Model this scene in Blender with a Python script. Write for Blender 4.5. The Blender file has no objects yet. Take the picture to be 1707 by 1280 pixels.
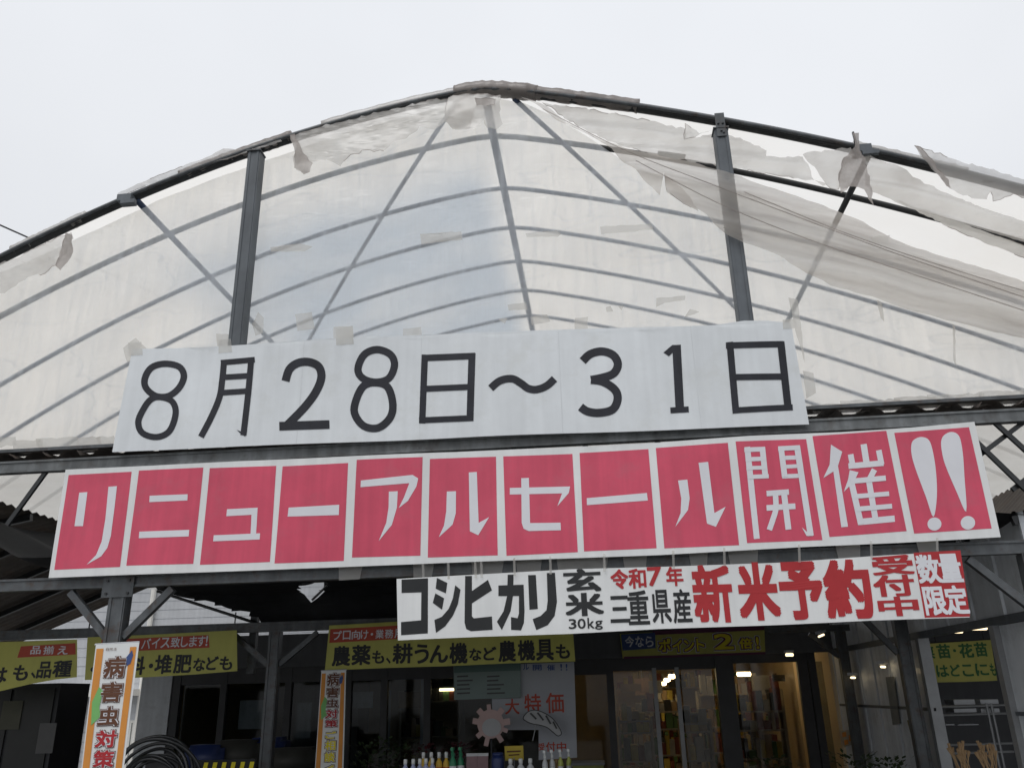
import bpy, bmesh, math, random
from mathutils import Vector, Matrix, noise
from mathutils.geometry import tessellate_polygon
random.seed(7)
SC = bpy.context.scene
COL = SC.collection

# ------------------------------------------------------------------ camera
F_PX = 1383.55                      # focal length in pixels of a 1707 px wide frame
RX = Vector((0.994174, -0.057925, -0.090895))
RY = Vector((0.105418, 0.346904, 0.931957))
RZ = Vector((-0.022451, -0.936110, 0.350990))
EYE = Vector((0.0, 0.0, 1.6))
cam_data = bpy.data.cameras.new('camera')
cam = bpy.data.objects.new('camera', cam_data)
COL.objects.link(cam)
cam_data.sensor_fit = 'HORIZONTAL'
cam_data.sensor_width = 36.0
cam_data.lens = 36.0 * F_PX / 1707.0
cam_data.clip_start = 0.05
cam_data.clip_end = 600.0
right = Vector((RX[0], RY[0], RZ[0]))
down = Vector((RX[1], RY[1], RZ[1]))
fwd = Vector((RX[2], RY[2], RZ[2]))
m = Matrix((right, -down, -fwd)).transposed().to_4x4()
m.translation = EYE
cam.matrix_world = m
SC.camera = cam

def spot(x, y, Y):
    """world point that the photograph's pixel (x, y) shows at depth Y"""
    v = (x - 853.5, y - 640.0, F_PX)
    w = Vector((sum(RX[i] * v[i] for i in range(3)), sum(RY[i] * v[i] for i in range(3)), sum(RZ[i] * v[i] for i in range(3))))
    return EYE + w * (Y / w[1])

# ------------------------------------------------------------------ sky, sun, exposure
world = bpy.data.worlds.new('World')
SC.world = world
world.use_nodes = True
nt = world.node_tree
nt.nodes.clear()
wo = nt.nodes.new('ShaderNodeOutputWorld')
bg = nt.nodes.new('ShaderNodeBackground')
sky = nt.nodes.new('ShaderNodeTexSky')
sky.sky_type = 'NISHITA'
sky.sun_disc = False
sky.sun_elevation = math.radians(55)
sky.sun_rotation = math.radians(200)
sky.dust_density = 4.0
tc = nt.nodes.new('ShaderNodeTexCoord')
sep = nt.nodes.new('ShaderNodeSeparateXYZ')
nt.links.new(tc.outputs['Generated'], sep.inputs[0])
ramp = nt.nodes.new('ShaderNodeValToRGB')
ramp.color_ramp.elements[0].position = 0.0
ramp.color_ramp.elements[0].color = (0.64, 0.65, 0.67, 1)
ramp.color_ramp.elements[1].position = 1.0
ramp.color_ramp.elements[1].color = (0.96, 0.99, 1.04, 1)
e = ramp.color_ramp.elements.new(0.55)
e.color = (0.89, 0.91, 0.945, 1)
nt.links.new(sep.outputs['Z'], ramp.inputs[0])
cn = nt.nodes.new('ShaderNodeTexNoise')
cn.inputs['Scale'].default_value = 1.6
cn.inputs['Detail'].default_value = 4.0
nt.links.new(tc.outputs['Generated'], cn.inputs['Vector'])
cr = nt.nodes.new('ShaderNodeMapRange')
cr.inputs['From Min'].default_value = 0.3
cr.inputs['From Max'].default_value = 0.7
cr.inputs['To Min'].default_value = 0.93
cr.inputs['To Max'].default_value = 1.04
nt.links.new(cn.outputs['Fac'], cr.inputs['Value'])
cm = nt.nodes.new('ShaderNodeVectorMath')
cm.operation = 'SCALE'
nt.links.new(ramp.outputs[0], cm.inputs[0])
nt.links.new(cr.outputs[0], cm.inputs['Scale'])
sk = nt.nodes.new('ShaderNodeVectorMath')
sk.operation = 'SCALE'
sk.inputs['Scale'].default_value = 0.10
nt.links.new(sky.outputs[0], sk.inputs[0])
mx = nt.nodes.new('ShaderNodeMix')
mx.data_type = 'RGBA'
mx.inputs['Factor'].default_value = 0.92     # a rain cloud layer in front of the blue
nt.links.new(sk.outputs[0], mx.inputs['A'])
nt.links.new(cm.outputs[0], mx.inputs['B'])
nt.links.new(mx.outputs['Result'], bg.inputs['Color'])
bg.inputs['Strength'].default_value = 1.0
nt.links.new(bg.outputs[0], wo.inputs[0])

sd = bpy.data.lights.new('sun', 'SUN')
sd.energy = 0.7
sd.angle = math.radians(30)
sd.color = (1.0, 0.97, 0.93)
sun = bpy.data.objects.new('sun', sd)
COL.objects.link(sun)
sun.rotation_euler = (math.radians(35), 0, math.radians(-20))

SC.view_settings.view_transform = 'Standard'
SC.view_settings.look = 'None'
SC.view_settings.exposure = 0.0
SC.view_settings.gamma = 1.0
SC.cycles.max_bounces = 10
SC.cycles.diffuse_bounces = 4
SC.cycles.glossy_bounces = 3
SC.cycles.transmission_bounces = 6
SC.cycles.transparent_max_bounces = 24
SC.cycles.use_denoising = True

# ------------------------------------------------------------------ materials
MATS = {}

def N(tree, kind, **kw):
    n = tree.nodes.new(kind)
    for k, v in kw.items():
        n.inputs[k].default_value = v
    return n

def paint(name, col, rough=0.6, var=0.12, scale=3.0, metal=0.0, bump=0.0, streak=0.0, dirt=None, spec=0.4):
    """plain surface with uneven colour: blotches, rain streaks running down, optional dirt"""
    if name in MATS:
        return MATS[name]
    mt = bpy.data.materials.new(name)
    mt.use_nodes = True
    t = mt.node_tree
    b = t.nodes['Principled BSDF']
    co = t.nodes.new('ShaderNodeTexCoord')
    n1 = N(t, 'ShaderNodeTexNoise', Scale=scale, Detail=6.0, Roughness=0.65)
    t.links.new(co.outputs['Object'], n1.inputs['Vector'])
    r1 = N(t, 'ShaderNodeMapRange')
    r1.inputs['From Min'].default_value = 0.3
    r1.inputs['From Max'].default_value = 0.7
    r1.inputs['To Min'].default_value = 1.0 - var
    r1.inputs['To Max'].default_value = 1.0 + var * 0.6
    t.links.new(n1.outputs['Fac'], r1.inputs['Value'])
    val = r1.outputs[0]
    if streak > 0:
        mp = N(t, 'ShaderNodeMapping')
        mp.inputs['Scale'].default_value = (14, 14, 0.9)
        t.links.new(co.outputs['Object'], mp.inputs['Vector'])
        n2 = N(t, 'ShaderNodeTexNoise', Scale=1.0, Detail=3.0)
        t.links.new(mp.outputs[0], n2.inputs['Vector'])
        r2 = N(t, 'ShaderNodeMapRange')
        r2.inputs['From Min'].default_value = 0.35
        r2.inputs['From Max'].default_value = 0.65
        r2.inputs['To Min'].default_value = 1.0 - streak
        r2.inputs['To Max'].default_value = 1.0
        t.links.new(n2.outputs['Fac'], r2.inputs['Value'])
        mm = N(t, 'ShaderNodeMath')
        mm.operation = 'MULTIPLY'
        t.links.new(val, mm.inputs[0])
        t.links.new(r2.outputs[0], mm.inputs[1])
        val = mm.outputs[0]
    sc = t.nodes.new('ShaderNodeVectorMath')
    sc.operation = 'SCALE'
    sc.inputs[0].default_value = col
    t.links.new(val, sc.inputs['Scale'])
    out = sc.outputs[0]
    if dirt:
        n3 = N(t, 'ShaderNodeTexNoise', Scale=scale * 2.3, Detail=8.0, Roughness=0.7)
        t.links.new(co.outputs['Object'], n3.inputs['Vector'])
        r3 = N(t, 'ShaderNodeMapRange')
        r3.inputs['From Min'].default_value = 0.52
        r3.inputs['From Max'].default_value = 0.68
        r3.inputs['To Max'].default_value = dirt[1]
        t.links.new(n3.outputs['Fac'], r3.inputs['Value'])
        mxd = t.nodes.new('ShaderNodeMix')
        mxd.data_type = 'RGBA'
        t.links.new(r3.outputs[0], mxd.inputs['Factor'])
        t.links.new(out, mxd.inputs['A'])
        mxd.inputs['B'].default_value = (*dirt[0], 1)
        out = mxd.outputs['Result']
    t.links.new(out, b.inputs['Base Color'])
    b.inputs['Roughness'].default_value = rough
    b.inputs['Metallic'].default_value = metal
    b.inputs['Specular IOR Level'].default_value = spec
    if bump > 0:
        bp = N(t, 'ShaderNodeBump', Strength=bump)
        bp.inputs['Distance'].default_value = 0.02
        t.links.new(n1.outputs['Fac'], bp.inputs['Height'])
        t.links.new(bp.outputs[0], b.inputs['Normal'])
    MATS[name] = mt
    return mt

def film(name, col, clear, back=0.5, streak=0.0, dirt=0.3, dirt_col=(0.30, 0.26, 0.21), dscale=2.2, stretch=(1, 1, 1), gloss=0.05, patch=None, rot=0.0, blur=0.0, tint=(0.97, 0.975, 0.98)):
    """aged greenhouse film: partly see-through, partly milky (scatters both ways), dirty"""
    if name in MATS:
        return MATS[name]
    mt = bpy.data.materials.new(name)
    mt.use_nodes = True
    t = mt.node_tree
    t.nodes.clear()
    o = t.nodes.new('ShaderNodeOutputMaterial')
    co = t.nodes.new('ShaderNodeTexCoord')
    mp = N(t, 'ShaderNodeMapping')
    mr = N(t, 'ShaderNodeMapping')
    mr.inputs['Rotation'].default_value = (0, rot, 0)
    t.links.new(co.outputs['Object'], mr.inputs['Vector'])
    mp.inputs['Scale'].default_value = stretch
    t.links.new(mr.outputs[0], mp.inputs['Vector'])
    n1 = N(t, 'ShaderNodeTexNoise', Scale=dscale, Detail=8.0, Roughness=0.68)
    t.links.new(mp.outputs[0], n1.inputs['Vector'])
    r1 = N(t, 'ShaderNodeMapRange')
    r1.inputs['From Min'].default_value = 0.42
    r1.inputs['From Max'].default_value = 0.75
    r1.inputs['To Max'].default_value = dirt
    t.links.new(n1.outputs['Fac'], r1.inputs['Value'])
    mc = t.nodes.new('ShaderNodeMix')
    mc.data_type = 'RGBA'
    t.links.new(r1.outputs[0], mc.inputs['Factor'])
    mc.inputs['A'].default_value = (*col, 1)
    mc.inputs['B'].default_value = (*dirt_col, 1)
    colour = mc.outputs['Result']
    if patch:                                # soft-edged bluish area of the film: object-space box (x0,x1,y0,y1, soft)
        sp = t.nodes.new('ShaderNodeSeparateXYZ')
        t.links.new(co.outputs['Object'], sp.inputs[0])
        nz = N(t, 'ShaderNodeTexNoise', Scale=0.8, Detail=2.0)
        t.links.new(co.outputs['Object'], nz.inputs['Vector'])
        facs = []
        for ax, a, c in (('X', patch[0], patch[0] + patch[4]), ('X', patch[1], patch[1] - patch[5]), ('Y', patch[2], patch[2] + 1.1), ('Y', patch[3] + 1.5, patch[3])):
            q = N(t, 'ShaderNodeMapRange')
            q.inputs['From Min'].default_value = a
            q.inputs['From Max'].default_value = c
            q.interpolation_type = 'SMOOTHSTEP'
            t.links.new(sp.outputs[ax], q.inputs['Value'])
            facs.append(q.outputs[0])
        acc = facs[0]
        for f2 in facs[1:]:
            q = N(t, 'ShaderNodeMath')
            q.operation = 'MULTIPLY'
            t.links.new(acc, q.inputs[0])
            t.links.new(f2, q.inputs[1])
            acc = q.outputs[0]
        q = N(t, 'ShaderNodeMapRange')
        q.inputs['From Min'].default_value = 0.25
        q.inputs['From Max'].default_value = 0.6
        q.inputs['To Min'].default_value = 0.5
        t.links.new(nz.outputs['Fac'], q.inputs['Value'])
        q2 = N(t, 'ShaderNodeMath')
        q2.operation = 'MULTIPLY'
        t.links.new(acc, q2.inputs[0])
        t.links.new(q.outputs[0], q2.inputs[1])
        acc = q2.outputs[0]
        q = t.nodes.new('ShaderNodeMix')
        q.data_type = 'RGBA'
        t.links.new(acc, q.inputs['Factor'])
        t.links.new(colour, q.inputs['A'])
        q.inputs['B'].default_value = (*patch[6], 1)
        colour = q.outputs['Result']
    tr = t.nodes.new('ShaderNodeBsdfTranslucent')
    df = t.nodes.new('ShaderNodeBsdfDiffuse')
    t.links.new(colour, tr.inputs['Color'])
    t.links.new(colour, df.inputs['Color'])
    s1 = N(t, 'ShaderNodeMixShader', Fac=back)
    t.links.new(tr.outputs[0], s1.inputs[1])
    t.links.new(df.outputs[0], s1.inputs[2])
    tp = t.nodes.new('ShaderNodeBsdfTransparent')
    tp.inputs['Color'].default_value = (*tint, 1)
    if blur > 0:      # wet film smears what lies behind it a little
        rfr = t.nodes.new('ShaderNodeBsdfRefraction')
        rfr.inputs['Color'].default_value = (*tint, 1)
        rfr.inputs['IOR'].default_value = 1.004
        rfr.inputs['Roughness'].default_value = 0.75
        tmix = N(t, 'ShaderNodeMixShader', Fac=blur)
        t.links.new(tp.outputs[0], tmix.inputs[1])
        t.links.new(rfr.outputs[0], tmix.inputs[2])
        tp = tmix
    s2 = N(t, 'ShaderNodeMixShader', Fac=clear)
    t.links.new(s1.outputs[0], s2.inputs[1])
    t.links.new(tp.outputs[0], s2.inputs[2])
    # clearness falls where there is dirt or running water
    v = N(t, 'ShaderNodeMath')
    v.operation = 'MULTIPLY_ADD'
    t.links.new(r1.outputs[0], v.inputs[0])
    v.inputs[1].default_value = -clear * 0.75
    v.inputs[2].default_value = clear
    last = v.outputs[0]
    if streak > 0:
        m2 = N(t, 'ShaderNodeMapping')
        m2.inputs['Scale'].default_value = (26, 26, 1.6)
        t.links.new(co.outputs['Object'], m2.inputs['Vector'])
        n2 = N(t, 'ShaderNodeTexNoise', Scale=1.0, Detail=5.0, Roughness=0.6, Distortion=0.3)
        t.links.new(m2.outputs[0], n2.inputs['Vector'])
        r2 = N(t, 'ShaderNodeMapRange')
        r2.inputs['From Min'].default_value = 0.35
        r2.inputs['From Max'].default_value = 0.68
        r2.inputs['To Min'].default_value = streak * 0.5
        r2.inputs['To Max'].default_value = -streak
        t.links.new(n2.outputs['Fac'], r2.inputs['Value'])
        n4 = N(t, 'ShaderNodeTexNoise', Scale=0.9, Detail=3.0)
        t.links.new(co.outputs['Object'], n4.inputs['Vector'])
        r4 = N(t, 'ShaderNodeMapRange')
        r4.inputs['From Min'].default_value = 0.3
        r4.inputs['From Max'].default_value = 0.7
        r4.inputs['To Min'].default_value = -0.12
        r4.inputs['To Max'].default_value = 0.10
        t.links.new(n4.outputs['Fac'], r4.inputs['Value'])
        n5 = N(t, 'ShaderNodeTexNoise', Scale=1.1, Detail=2.0, Roughness=0.5, Distortion=0.6)
        m5 = N(t, 'ShaderNodeMapping')
        m5.inputs['Rotation'].default_value = (0, 0.5, 0)
        m5.inputs['Scale'].default_value = (0.6, 1, 1.8)
        t.links.new(co.outputs['Object'], m5.inputs['Vector'])
        t.links.new(m5.outputs[0], n5.inputs['Vector'])
        s5 = N(t, 'ShaderNodeMath')
        s5.operation = 'SUBTRACT'
        t.links.new(n5.outputs['Fac'], s5.inputs[0])
        s5.inputs[1].default_value = 0.5
        a5 = N(t, 'ShaderNodeMath')
        a5.operation = 'ABSOLUTE'
        t.links.new(s5.outputs[0], a5.inputs[0])
        r5 = N(t, 'ShaderNodeMapRange')
        r5.inputs['From Min'].default_value = 0.0
        r5.inputs['From Max'].default_value = 0.012
        r5.inputs['To Min'].default_value = -0.16
        r5.inputs['To Max'].default_value = 0.0
        t.links.new(a5.outputs[0], r5.inputs['Value'])
        for src in (r2.outputs[0], r4.outputs[0], r5.outputs[0]):
            a = N(t, 'ShaderNodeMath')
            a.operation = 'ADD'
            a.use_clamp = True
            t.links.new(last, a.inputs[0])
            t.links.new(src, a.inputs[1])
            last = a.outputs[0]
    t.links.new(last, s2.inputs[0])
    gl = N(t, 'ShaderNodeBsdfGlossy', Roughness=0.25)
    gl.inputs['Color'].default_value = (0.9, 0.92, 0.95, 1)
    s3 = N(t, 'ShaderNodeMixShader', Fac=gloss)
    t.links.new(s2.outputs[0], s3.inputs[1])
    t.links.new(gl.outputs[0], s3.inputs[2])
    t.links.new(s3.outputs[0], o.inputs[0])
    MATS[name] = mt
    return mt

def glow(name, col, strength):
    if name in MATS:
        return MATS[name]
    mt = bpy.data.materials.new(name)
    mt.use_nodes = True
    b = mt.node_tree.nodes['Principled BSDF']
    b.inputs['Base Color'].default_value = (*col, 1)
    b.inputs['Emission Color'].default_value = (*col, 1)
    b.inputs['Emission Strength'].default_value = strength
    MATS[name] = mt
    return mt

def glass(name, tint=(0.75, 0.78, 0.78), gloss=0.06):
    if name in MATS:
        return MATS[name]
    mt = bpy.data.materials.new(name)
    mt.use_nodes = True
    t = mt.node_tree
    t.nodes.clear()
    o = t.nodes.new('ShaderNodeOutputMaterial')
    tp = t.nodes.new('ShaderNodeBsdfTransparent')
    tp.inputs['Color'].default_value = (*tint, 1)
    gl = N(t, 'ShaderNodeBsdfGlossy', Roughness=0.05)
    s = N(t, 'ShaderNodeMixShader', Fac=gloss)
    t.links.new(tp.outputs[0], s.inputs[1])
    t.links.new(gl.outputs[0], s.inputs[2])
    t.links.new(s.outputs[0], o.inputs[0])
    MATS[name] = mt
    return mt

TOPSTEEL = paint('worn_grey_beam', (0.20, 0.213, 0.218), 0.45, 0.35, 2.5, 0.1, 0.1, 0.35, ((0.07, 0.06, 0.05), 0.6))
STEEL = paint('galvanised_steel', (0.125, 0.135, 0.143), 0.45, 0.3, 5, 0.3, 0.1, 0.25, ((0.075, 0.04, 0.022), 0.6))
POSTM = paint('grey_channel_steel', (0.13, 0.145, 0.16), 0.5, 0.2, 4, 0.2, 0.05, 0.2)
DARKPIPE = paint('black_wet_pipe', (0.022, 0.024, 0.026), 0.3, 0.4, 9, 0.1, 0.1, 0.2, spec=0.6)
PIPE = paint('inner_grey_pipe', (0.05, 0.075, 0.135), 0.5, 0.25, 6, 0.1)
WHITE = paint('banner_white', (0.82, 0.835, 0.835), 0.5, 0.08, 1.3, 0, 0.14, 0.07)
DATEW = paint('date_banner_white', (0.79, 0.825, 0.85), 0.55, 0.10, 1.1, 0, 0.16, 0.06, ((0.66, 0.68, 0.67), 0.5))
INK = paint('black_marker_ink', (0.022, 0.024, 0.034), 0.6, 0.35, 6, 0, 0, 0.25)
BLACKP = paint('black_print', (0.020, 0.022, 0.024), 0.55, 0.2, 6)
REDP = paint('faded_red_print', (0.70, 0.088, 0.155), 0.5, 0.14, 1.4, 0, 0.16, 0.10, ((0.55, 0.12, 0.17), 0.5))
RED = paint('red_print', (0.44, 0.028, 0.034), 0.55, 0.1, 4)
LETW = paint('letter_white', (0.76, 0.77, 0.81), 0.55, 0.05, 3)
YEL = paint('yellow_vinyl', (0.52, 0.51, 0.12), 0.5, 0.12, 2.0, 0, 0.03, 0.06)
DIMRED = paint('red_vinyl_strip', (0.45, 0.06, 0.03), 0.5, 0.15, 3)
ORANGE = paint('orange_cloth', (0.70, 0.29, 0.06), 0.7, 0.1, 4)
CLOTH = paint('white_cloth', (0.78, 0.80, 0.80), 0.8, 0.06, 3)
BROWN = paint('brown_print', (0.13, 0.055, 0.03), 0.7, 0.1, 4)
YELP = paint('yellow_print', (0.80, 0.68, 0.03), 0.6, 0.1, 4)
GREENP = paint('green_print', (0.04, 0.15, 0.05), 0.6, 0.2, 4)
LEAFP = paint('leaf_green_print', (0.20, 0.50, 0.16), 0.6, 0.1, 4)
BLUEP = paint('blue_print', (0.05, 0.09, 0.25), 0.6, 0.1, 4)
NAVY = paint('dark_blue_plastic', (0.02, 0.035, 0.12), 0.4, 0.1, 4)
PURPLE = paint('purple_vinyl', (0.12, 0.02, 0.07), 0.5, 0.1, 4)
ROOFD = paint('dark_brown_corrugated_iron', (0.13, 0.112, 0.10), 0.6, 0.4, 2.0, 0.2, 0.1, 0.2, ((0.10, 0.06, 0.035), 0.5))
NET = paint('black_shade_net', (0.012, 0.013, 0.015), 0.9, 0.4, 5)
PANEL = paint('pale_grey_panel', (0.74, 0.775, 0.81), 0.45, 0.15, 1.5, 0, 0.03, 0.12, ((0.30, 0.31, 0.31), 0.4))
SIDING = paint('white_siding', (0.58, 0.60, 0.63), 0.5, 0.08, 2, 0, 0, 0.08)
CREAM = paint('cream_plaster', (0.62, 0.50, 0.33), 0.8, 0.12, 2)
DKGREY = paint('dark_grey_frame', (0.06, 0.062, 0.066), 0.45, 0.2, 4)
FACADE = paint('dim_grey_boards', (0.13, 0.135, 0.145), 0.6, 0.15, 2, 0, 0, 0.1)
ALU = paint('aluminium_frame', (0.30, 0.31, 0.32), 0.4, 0.15, 5, 0.3)
ASPH = paint('wet_concrete_forecourt', (0.20, 0.20, 0.195), 0.4, 0.3, 1.2, 0, 0.2)
CONC = paint('concrete_floor', (0.19, 0.19, 0.185), 0.6, 0.25, 1.4, 0, 0.1)
TAPE = film('tape_film', (0.84, 0.81, 0.75), 0.48, 0.3, 0, 0.4, (0.5, 0.44, 0.36), 5)
GABLE = film('gable_film', (0.90, 0.95, 1.0), 0.61, 0.20, 0.12, 0.24, (0.64, 0.57, 0.47), 0.8, (1, 1, 1), 0.03, None, 0.0, 0.65, (0.95, 0.92, 0.87))
ROOFF = film('roof_film', (0.93, 0.905, 0.86), 0.14, 0.04, 0.0, 0.42, (0.78, 0.72, 0.63), 0.45, (1, 1, 1), 0.02,
             (-4.4, 0.05, 0.7, 9.5, 1.5, 0.45, (0.46, 0.53, 0.61)))
SIDEF = film('side_film', (0.85, 0.84, 0.81), 0.15, 0.3, 0.0, 0.35, (0.5, 0.45, 0.38), 0.9)
SCRAP = film('dirty_torn_film', (0.88, 0.84, 0.78), 0.48, 0.2, 0.0, 0.5, (0.42, 0.35, 0.29), 2.6, (1, 1, 1), 0.07)
SCRAPD = film('dark_torn_film', (0.55, 0.49, 0.45), 0.2, 0.35, 0.0, 0.6, (0.14, 0.115, 0.095), 4)
FOLD = film('folded_dirty_film', (0.90, 0.84, 0.77), 0.46, 0.2, 0.0, 0.8, (0.30, 0.24, 0.205), 1.7, (0.25, 1, 4.0), 0.04, None, -0.36)

# ------------------------------------------------------------------ mesh helpers
class MB:
    def __init__(s):
        s.v, s.f = [], []
    def add(s, vs, fs):
        o = len(s.v)
        s.v += [tuple(p) for p in vs]
        s.f += [tuple(i + o for i in f) for f in fs]
        return s
    def box(s, x0, x1, y0, y1, z0, z1):
        return s.add([(x0, y0, z0), (x1, y0, z0), (x1, y1, z0), (x0, y1, z0), (x0, y0, z1), (x1, y0, z1), (x1, y1, z1), (x0, y1, z1)],
                     [(0, 3, 2, 1), (4, 5, 6, 7), (0, 1, 5, 4), (1, 2, 6, 5), (2, 3, 7, 6), (3, 0, 4, 7)])
    def bar(s, p, q, w, h, up=(0, 1, 0)):
        p, q, up = Vector(p), Vector(q), Vector(up)
        d = (q - p).normalized()
        a = d.cross(up).normalized() * (w / 2)
        b = d.cross(a).normalized() * (h / 2)
        vs = [p + a + b, p - a + b, p - a - b, p + a - b, q + a + b, q - a + b, q - a - b, q + a - b]
        return s.add(vs, [(0, 1, 2, 3), (7, 6, 5, 4), (0, 4, 5, 1), (1, 5, 6, 2), (2, 6, 7, 3), (3, 7, 4, 0)])
    def tube(s, pts, r, n=10, cap=True, closed=False):
        pts = [Vector(p) for p in pts]
        rs = r if isinstance(r, (list, tuple)) else [r] * len(pts)
        o = len(s.v)
        k = len(pts)
        prev = None
        for i, p in enumerate(pts):
            if closed:
                d = pts[(i + 1) % k] - pts[i - 1]
            else:
                d = pts[min(i + 1, k - 1)] - pts[max(i - 1, 0)]
            d.normalize()
            if prev is None:
                a = d.orthogonal().normalized()
            else:
                a = (prev - d * prev.dot(d)).normalized()
            prev = a
            b = d.cross(a)
            for j in range(n):
                t = 2 * math.pi * j / n
                s.v.append(tuple(p + (a * math.cos(t) + b * math.sin(t)) * rs[i]))
        for i in range(k if closed else k - 1):
            i2 = (i + 1) % k
            for j in range(n):
                j2 = (j + 1) % n
                s.f.append((o + i * n + j, o + i * n + j2, o + i2 * n + j2, o + i2 * n + j))
        if cap and not closed:
            s.f.append(tuple(o + j for j in range(n))[::-1])
            s.f.append(tuple(o + (k - 1) * n + j for j in range(n)))
        return s
    def lathe(s, prof, c, n=14):
        o = len(s.v)
        for r, z in prof:
            for j in range(n):
                t = 2 * math.pi * j / n
                s.v.append((c[0] + r * math.cos(t), c[1] + r * math.sin(t), c[2] + z))
        for i in range(len(prof) - 1):
            for j in range(n):
                j2 = (j + 1) % n
                s.f.append((o + i * n + j, o + i * n + j2, o + (i + 1) * n + j2, o + (i + 1) * n + j))
        s.f.append(tuple(o + j for j in range(n))[::-1])
        s.f.append(tuple(o + (len(prof) - 1) * n + j for j in range(n)))
        return s
    def build(s, name, mat, parent=None, smooth=False):
        me = bpy.data.meshes.new(name)
        me.from_pydata(s.v, [], s.f)
        me.update()
        return link(name, me, mat, parent, smooth)

def link(name, me, mat, parent=None, smooth=False):
    me.materials.clear()
    me.materials.append(mat)
    if smooth:
        for p in me.polygons:
            p.use_smooth = True
    o = bpy.data.objects.new(name, me)
    COL.objects.link(o)
    if parent is not None:
        o.parent = parent
        top = parent
        off = Vector(parent.location)
        while top.parent is not None:
            top = top.parent
            off += Vector(top.location)
        if off.length > 0:
            me.transform(Matrix.Translation(-off))
    return o

def tag(o, label=None, cat=None, group=None, kind=None):
    if label: o['label'] = label
    if cat: o['category'] = cat
    if group: o['group'] = group
    if kind: o['kind'] = kind
    return o

def thing(name, label, cat, loc=(0, 0, 0), group=None):
    o = bpy.data.objects.new(name, None)
    o.empty_display_size = 0.2
    o.location = loc
    COL.objects.link(o)
    return tag(o, label, cat, group)

def copy_tree(o, parent=None):
    c = o.copy()
    COL.objects.link(c)
    if parent is not None:
        c.parent = parent
    for ch in [x for x in o.children]:
        copy_tree(ch, c)
    return c

def smooth_line(pts, n=6, closed=False):
    """Catmull-Rom through 2-D or 3-D points"""
    P = [Vector(p) for p in pts]
    k = len(P)
    out = []
    for i in range(k if closed else k - 1):
        p0 = P[i - 1] if (closed or i > 0) else P[0]
        p1, p2 = P[i], P[(i + 1) % k]
        p3 = P[(i + 2) % k] if (closed or i + 2 < k) else P[-1]
        for j in range(n):
            t = j / n
            out.append(0.5 * ((2 * p1) + (p2 - p0) * t + (2 * p0 - 5 * p1 + 4 * p2 - p3) * t * t + (3 * p1 - p0 - 3 * p2 + p3) * t ** 3))
    if not closed:
        out.append(P[-1])
    return out

def rag(pts, amp, step=9.0, closed=True):
    """ragged version of a pixel outline"""
    out = []
    k = len(pts)
    for i in range(k):
        a, b = Vector(pts[i]), Vector(pts[(i + 1) % k])
        L = (b - a).length
        n = max(1, int(L / step))
        for j in range(n):
            p = a.lerp(b, j / n)
            if j:
                p += Vector((random.uniform(-amp, amp), random.uniform(-amp, amp)))
            out.append((p.x, p.y))
    return out

def fill(bm, loop, maxlen):
    """add a filled (possibly concave) loop of 3-D points, cut to short edges"""
    vs = [bm.verts.new(p) for p in loop]
    for t in tessellate_polygon([[Vector(p) for p in loop]]):
        try:
            bm.faces.new([vs[i] for i in t])
        except ValueError:
            pass
    for _ in range(7):
        es = [e for e in bm.edges if e.calc_length() > maxlen]
        if not es:
            break
        bmesh.ops.subdivide_edges(bm, edges=es, cuts=1, use_grid_fill=False)
        bmesh.ops.triangulate(bm, faces=[f for f in bm.faces if len(f.verts) > 3])

def sheet(name, loop, mat, parent, maxlen=0.12, disp=None, smooth=True):
    bm = bmesh.new()
    fill(bm, loop, maxlen)
    if disp:
        for v in bm.verts:
            v.co = disp(v.co.copy())
    bmesh.ops.recalc_face_normals(bm, faces=bm.faces)
    me = bpy.data.meshes.new(name)
    bm.to_mesh(me)
    bm.free()
    return link(name, me, mat, parent, smooth)

def crumple(amp, scale=3.0, seed=0.0, fold=0.0, fdir=(0.3, 0, 1), ff=9.0):
    fd = Vector(fdir).normalized()
    def f(p):
        n = noise.fractal(p * scale + Vector((seed, seed * 2, 0)), 1.0, 2.0, 4)
        w = math.sin(p.dot(fd) * ff * 2 * math.pi + 2.0 * noise.noise(p * 1.3 + Vector((seed, 0, 0))))
        return p + Vector((amp * 0.3 * n, amp * n + fold * w, amp * 0.4 * n))
    return f

def torn(name, pts, Y, parent, mat=None, amp=0.02, ragged=3.0, seed=None, fold=0.0, fdir=(0.3, 0, 1), ff=9.0, maxlen=0.08, step=7.0, hem=True):
    seed = random.random() * 20 if seed is None else seed
    loop = [spot(x, y, Y) for x, y in rag(pts, ragged, step)]
    f = crumple(amp, 2.6, seed, fold, fdir, ff)
    o = sheet(name, loop, mat or SCRAP, parent, maxlen, f)
    if hem:      # the dirty rolled edge of the tear
        k = len(loop)
        i = 0
        while i < k:
            n = random.randint(3, 9)
            seg = [f(loop[j % k].copy()) for j in range(i, i + n + 1)]
            if random.random() < 0.42:
                MB().tube(seg, 0.0026, 4).build('torn_edge', SCRAPD, o)
            i += n + random.randint(0, 3)
    return o

# ------------------------------------------------------------------ ground
g = MB().add([(-150, -60, 0), (150, -60, 0), (150, 250, 0), (-150, 250, 0)], [(0, 1, 2, 3)]).build('ground', ASPH)
tag(g, kind='structure')
fl = MB().add([(-7.2, 6.2, 0.004), (9, 6.2, 0.004), (9, 21, 0.004), (-7.2, 21, 0.004)], [(0, 1, 2, 3)]).build('shop_floor', CONC)
tag(fl, kind='structure')

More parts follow.
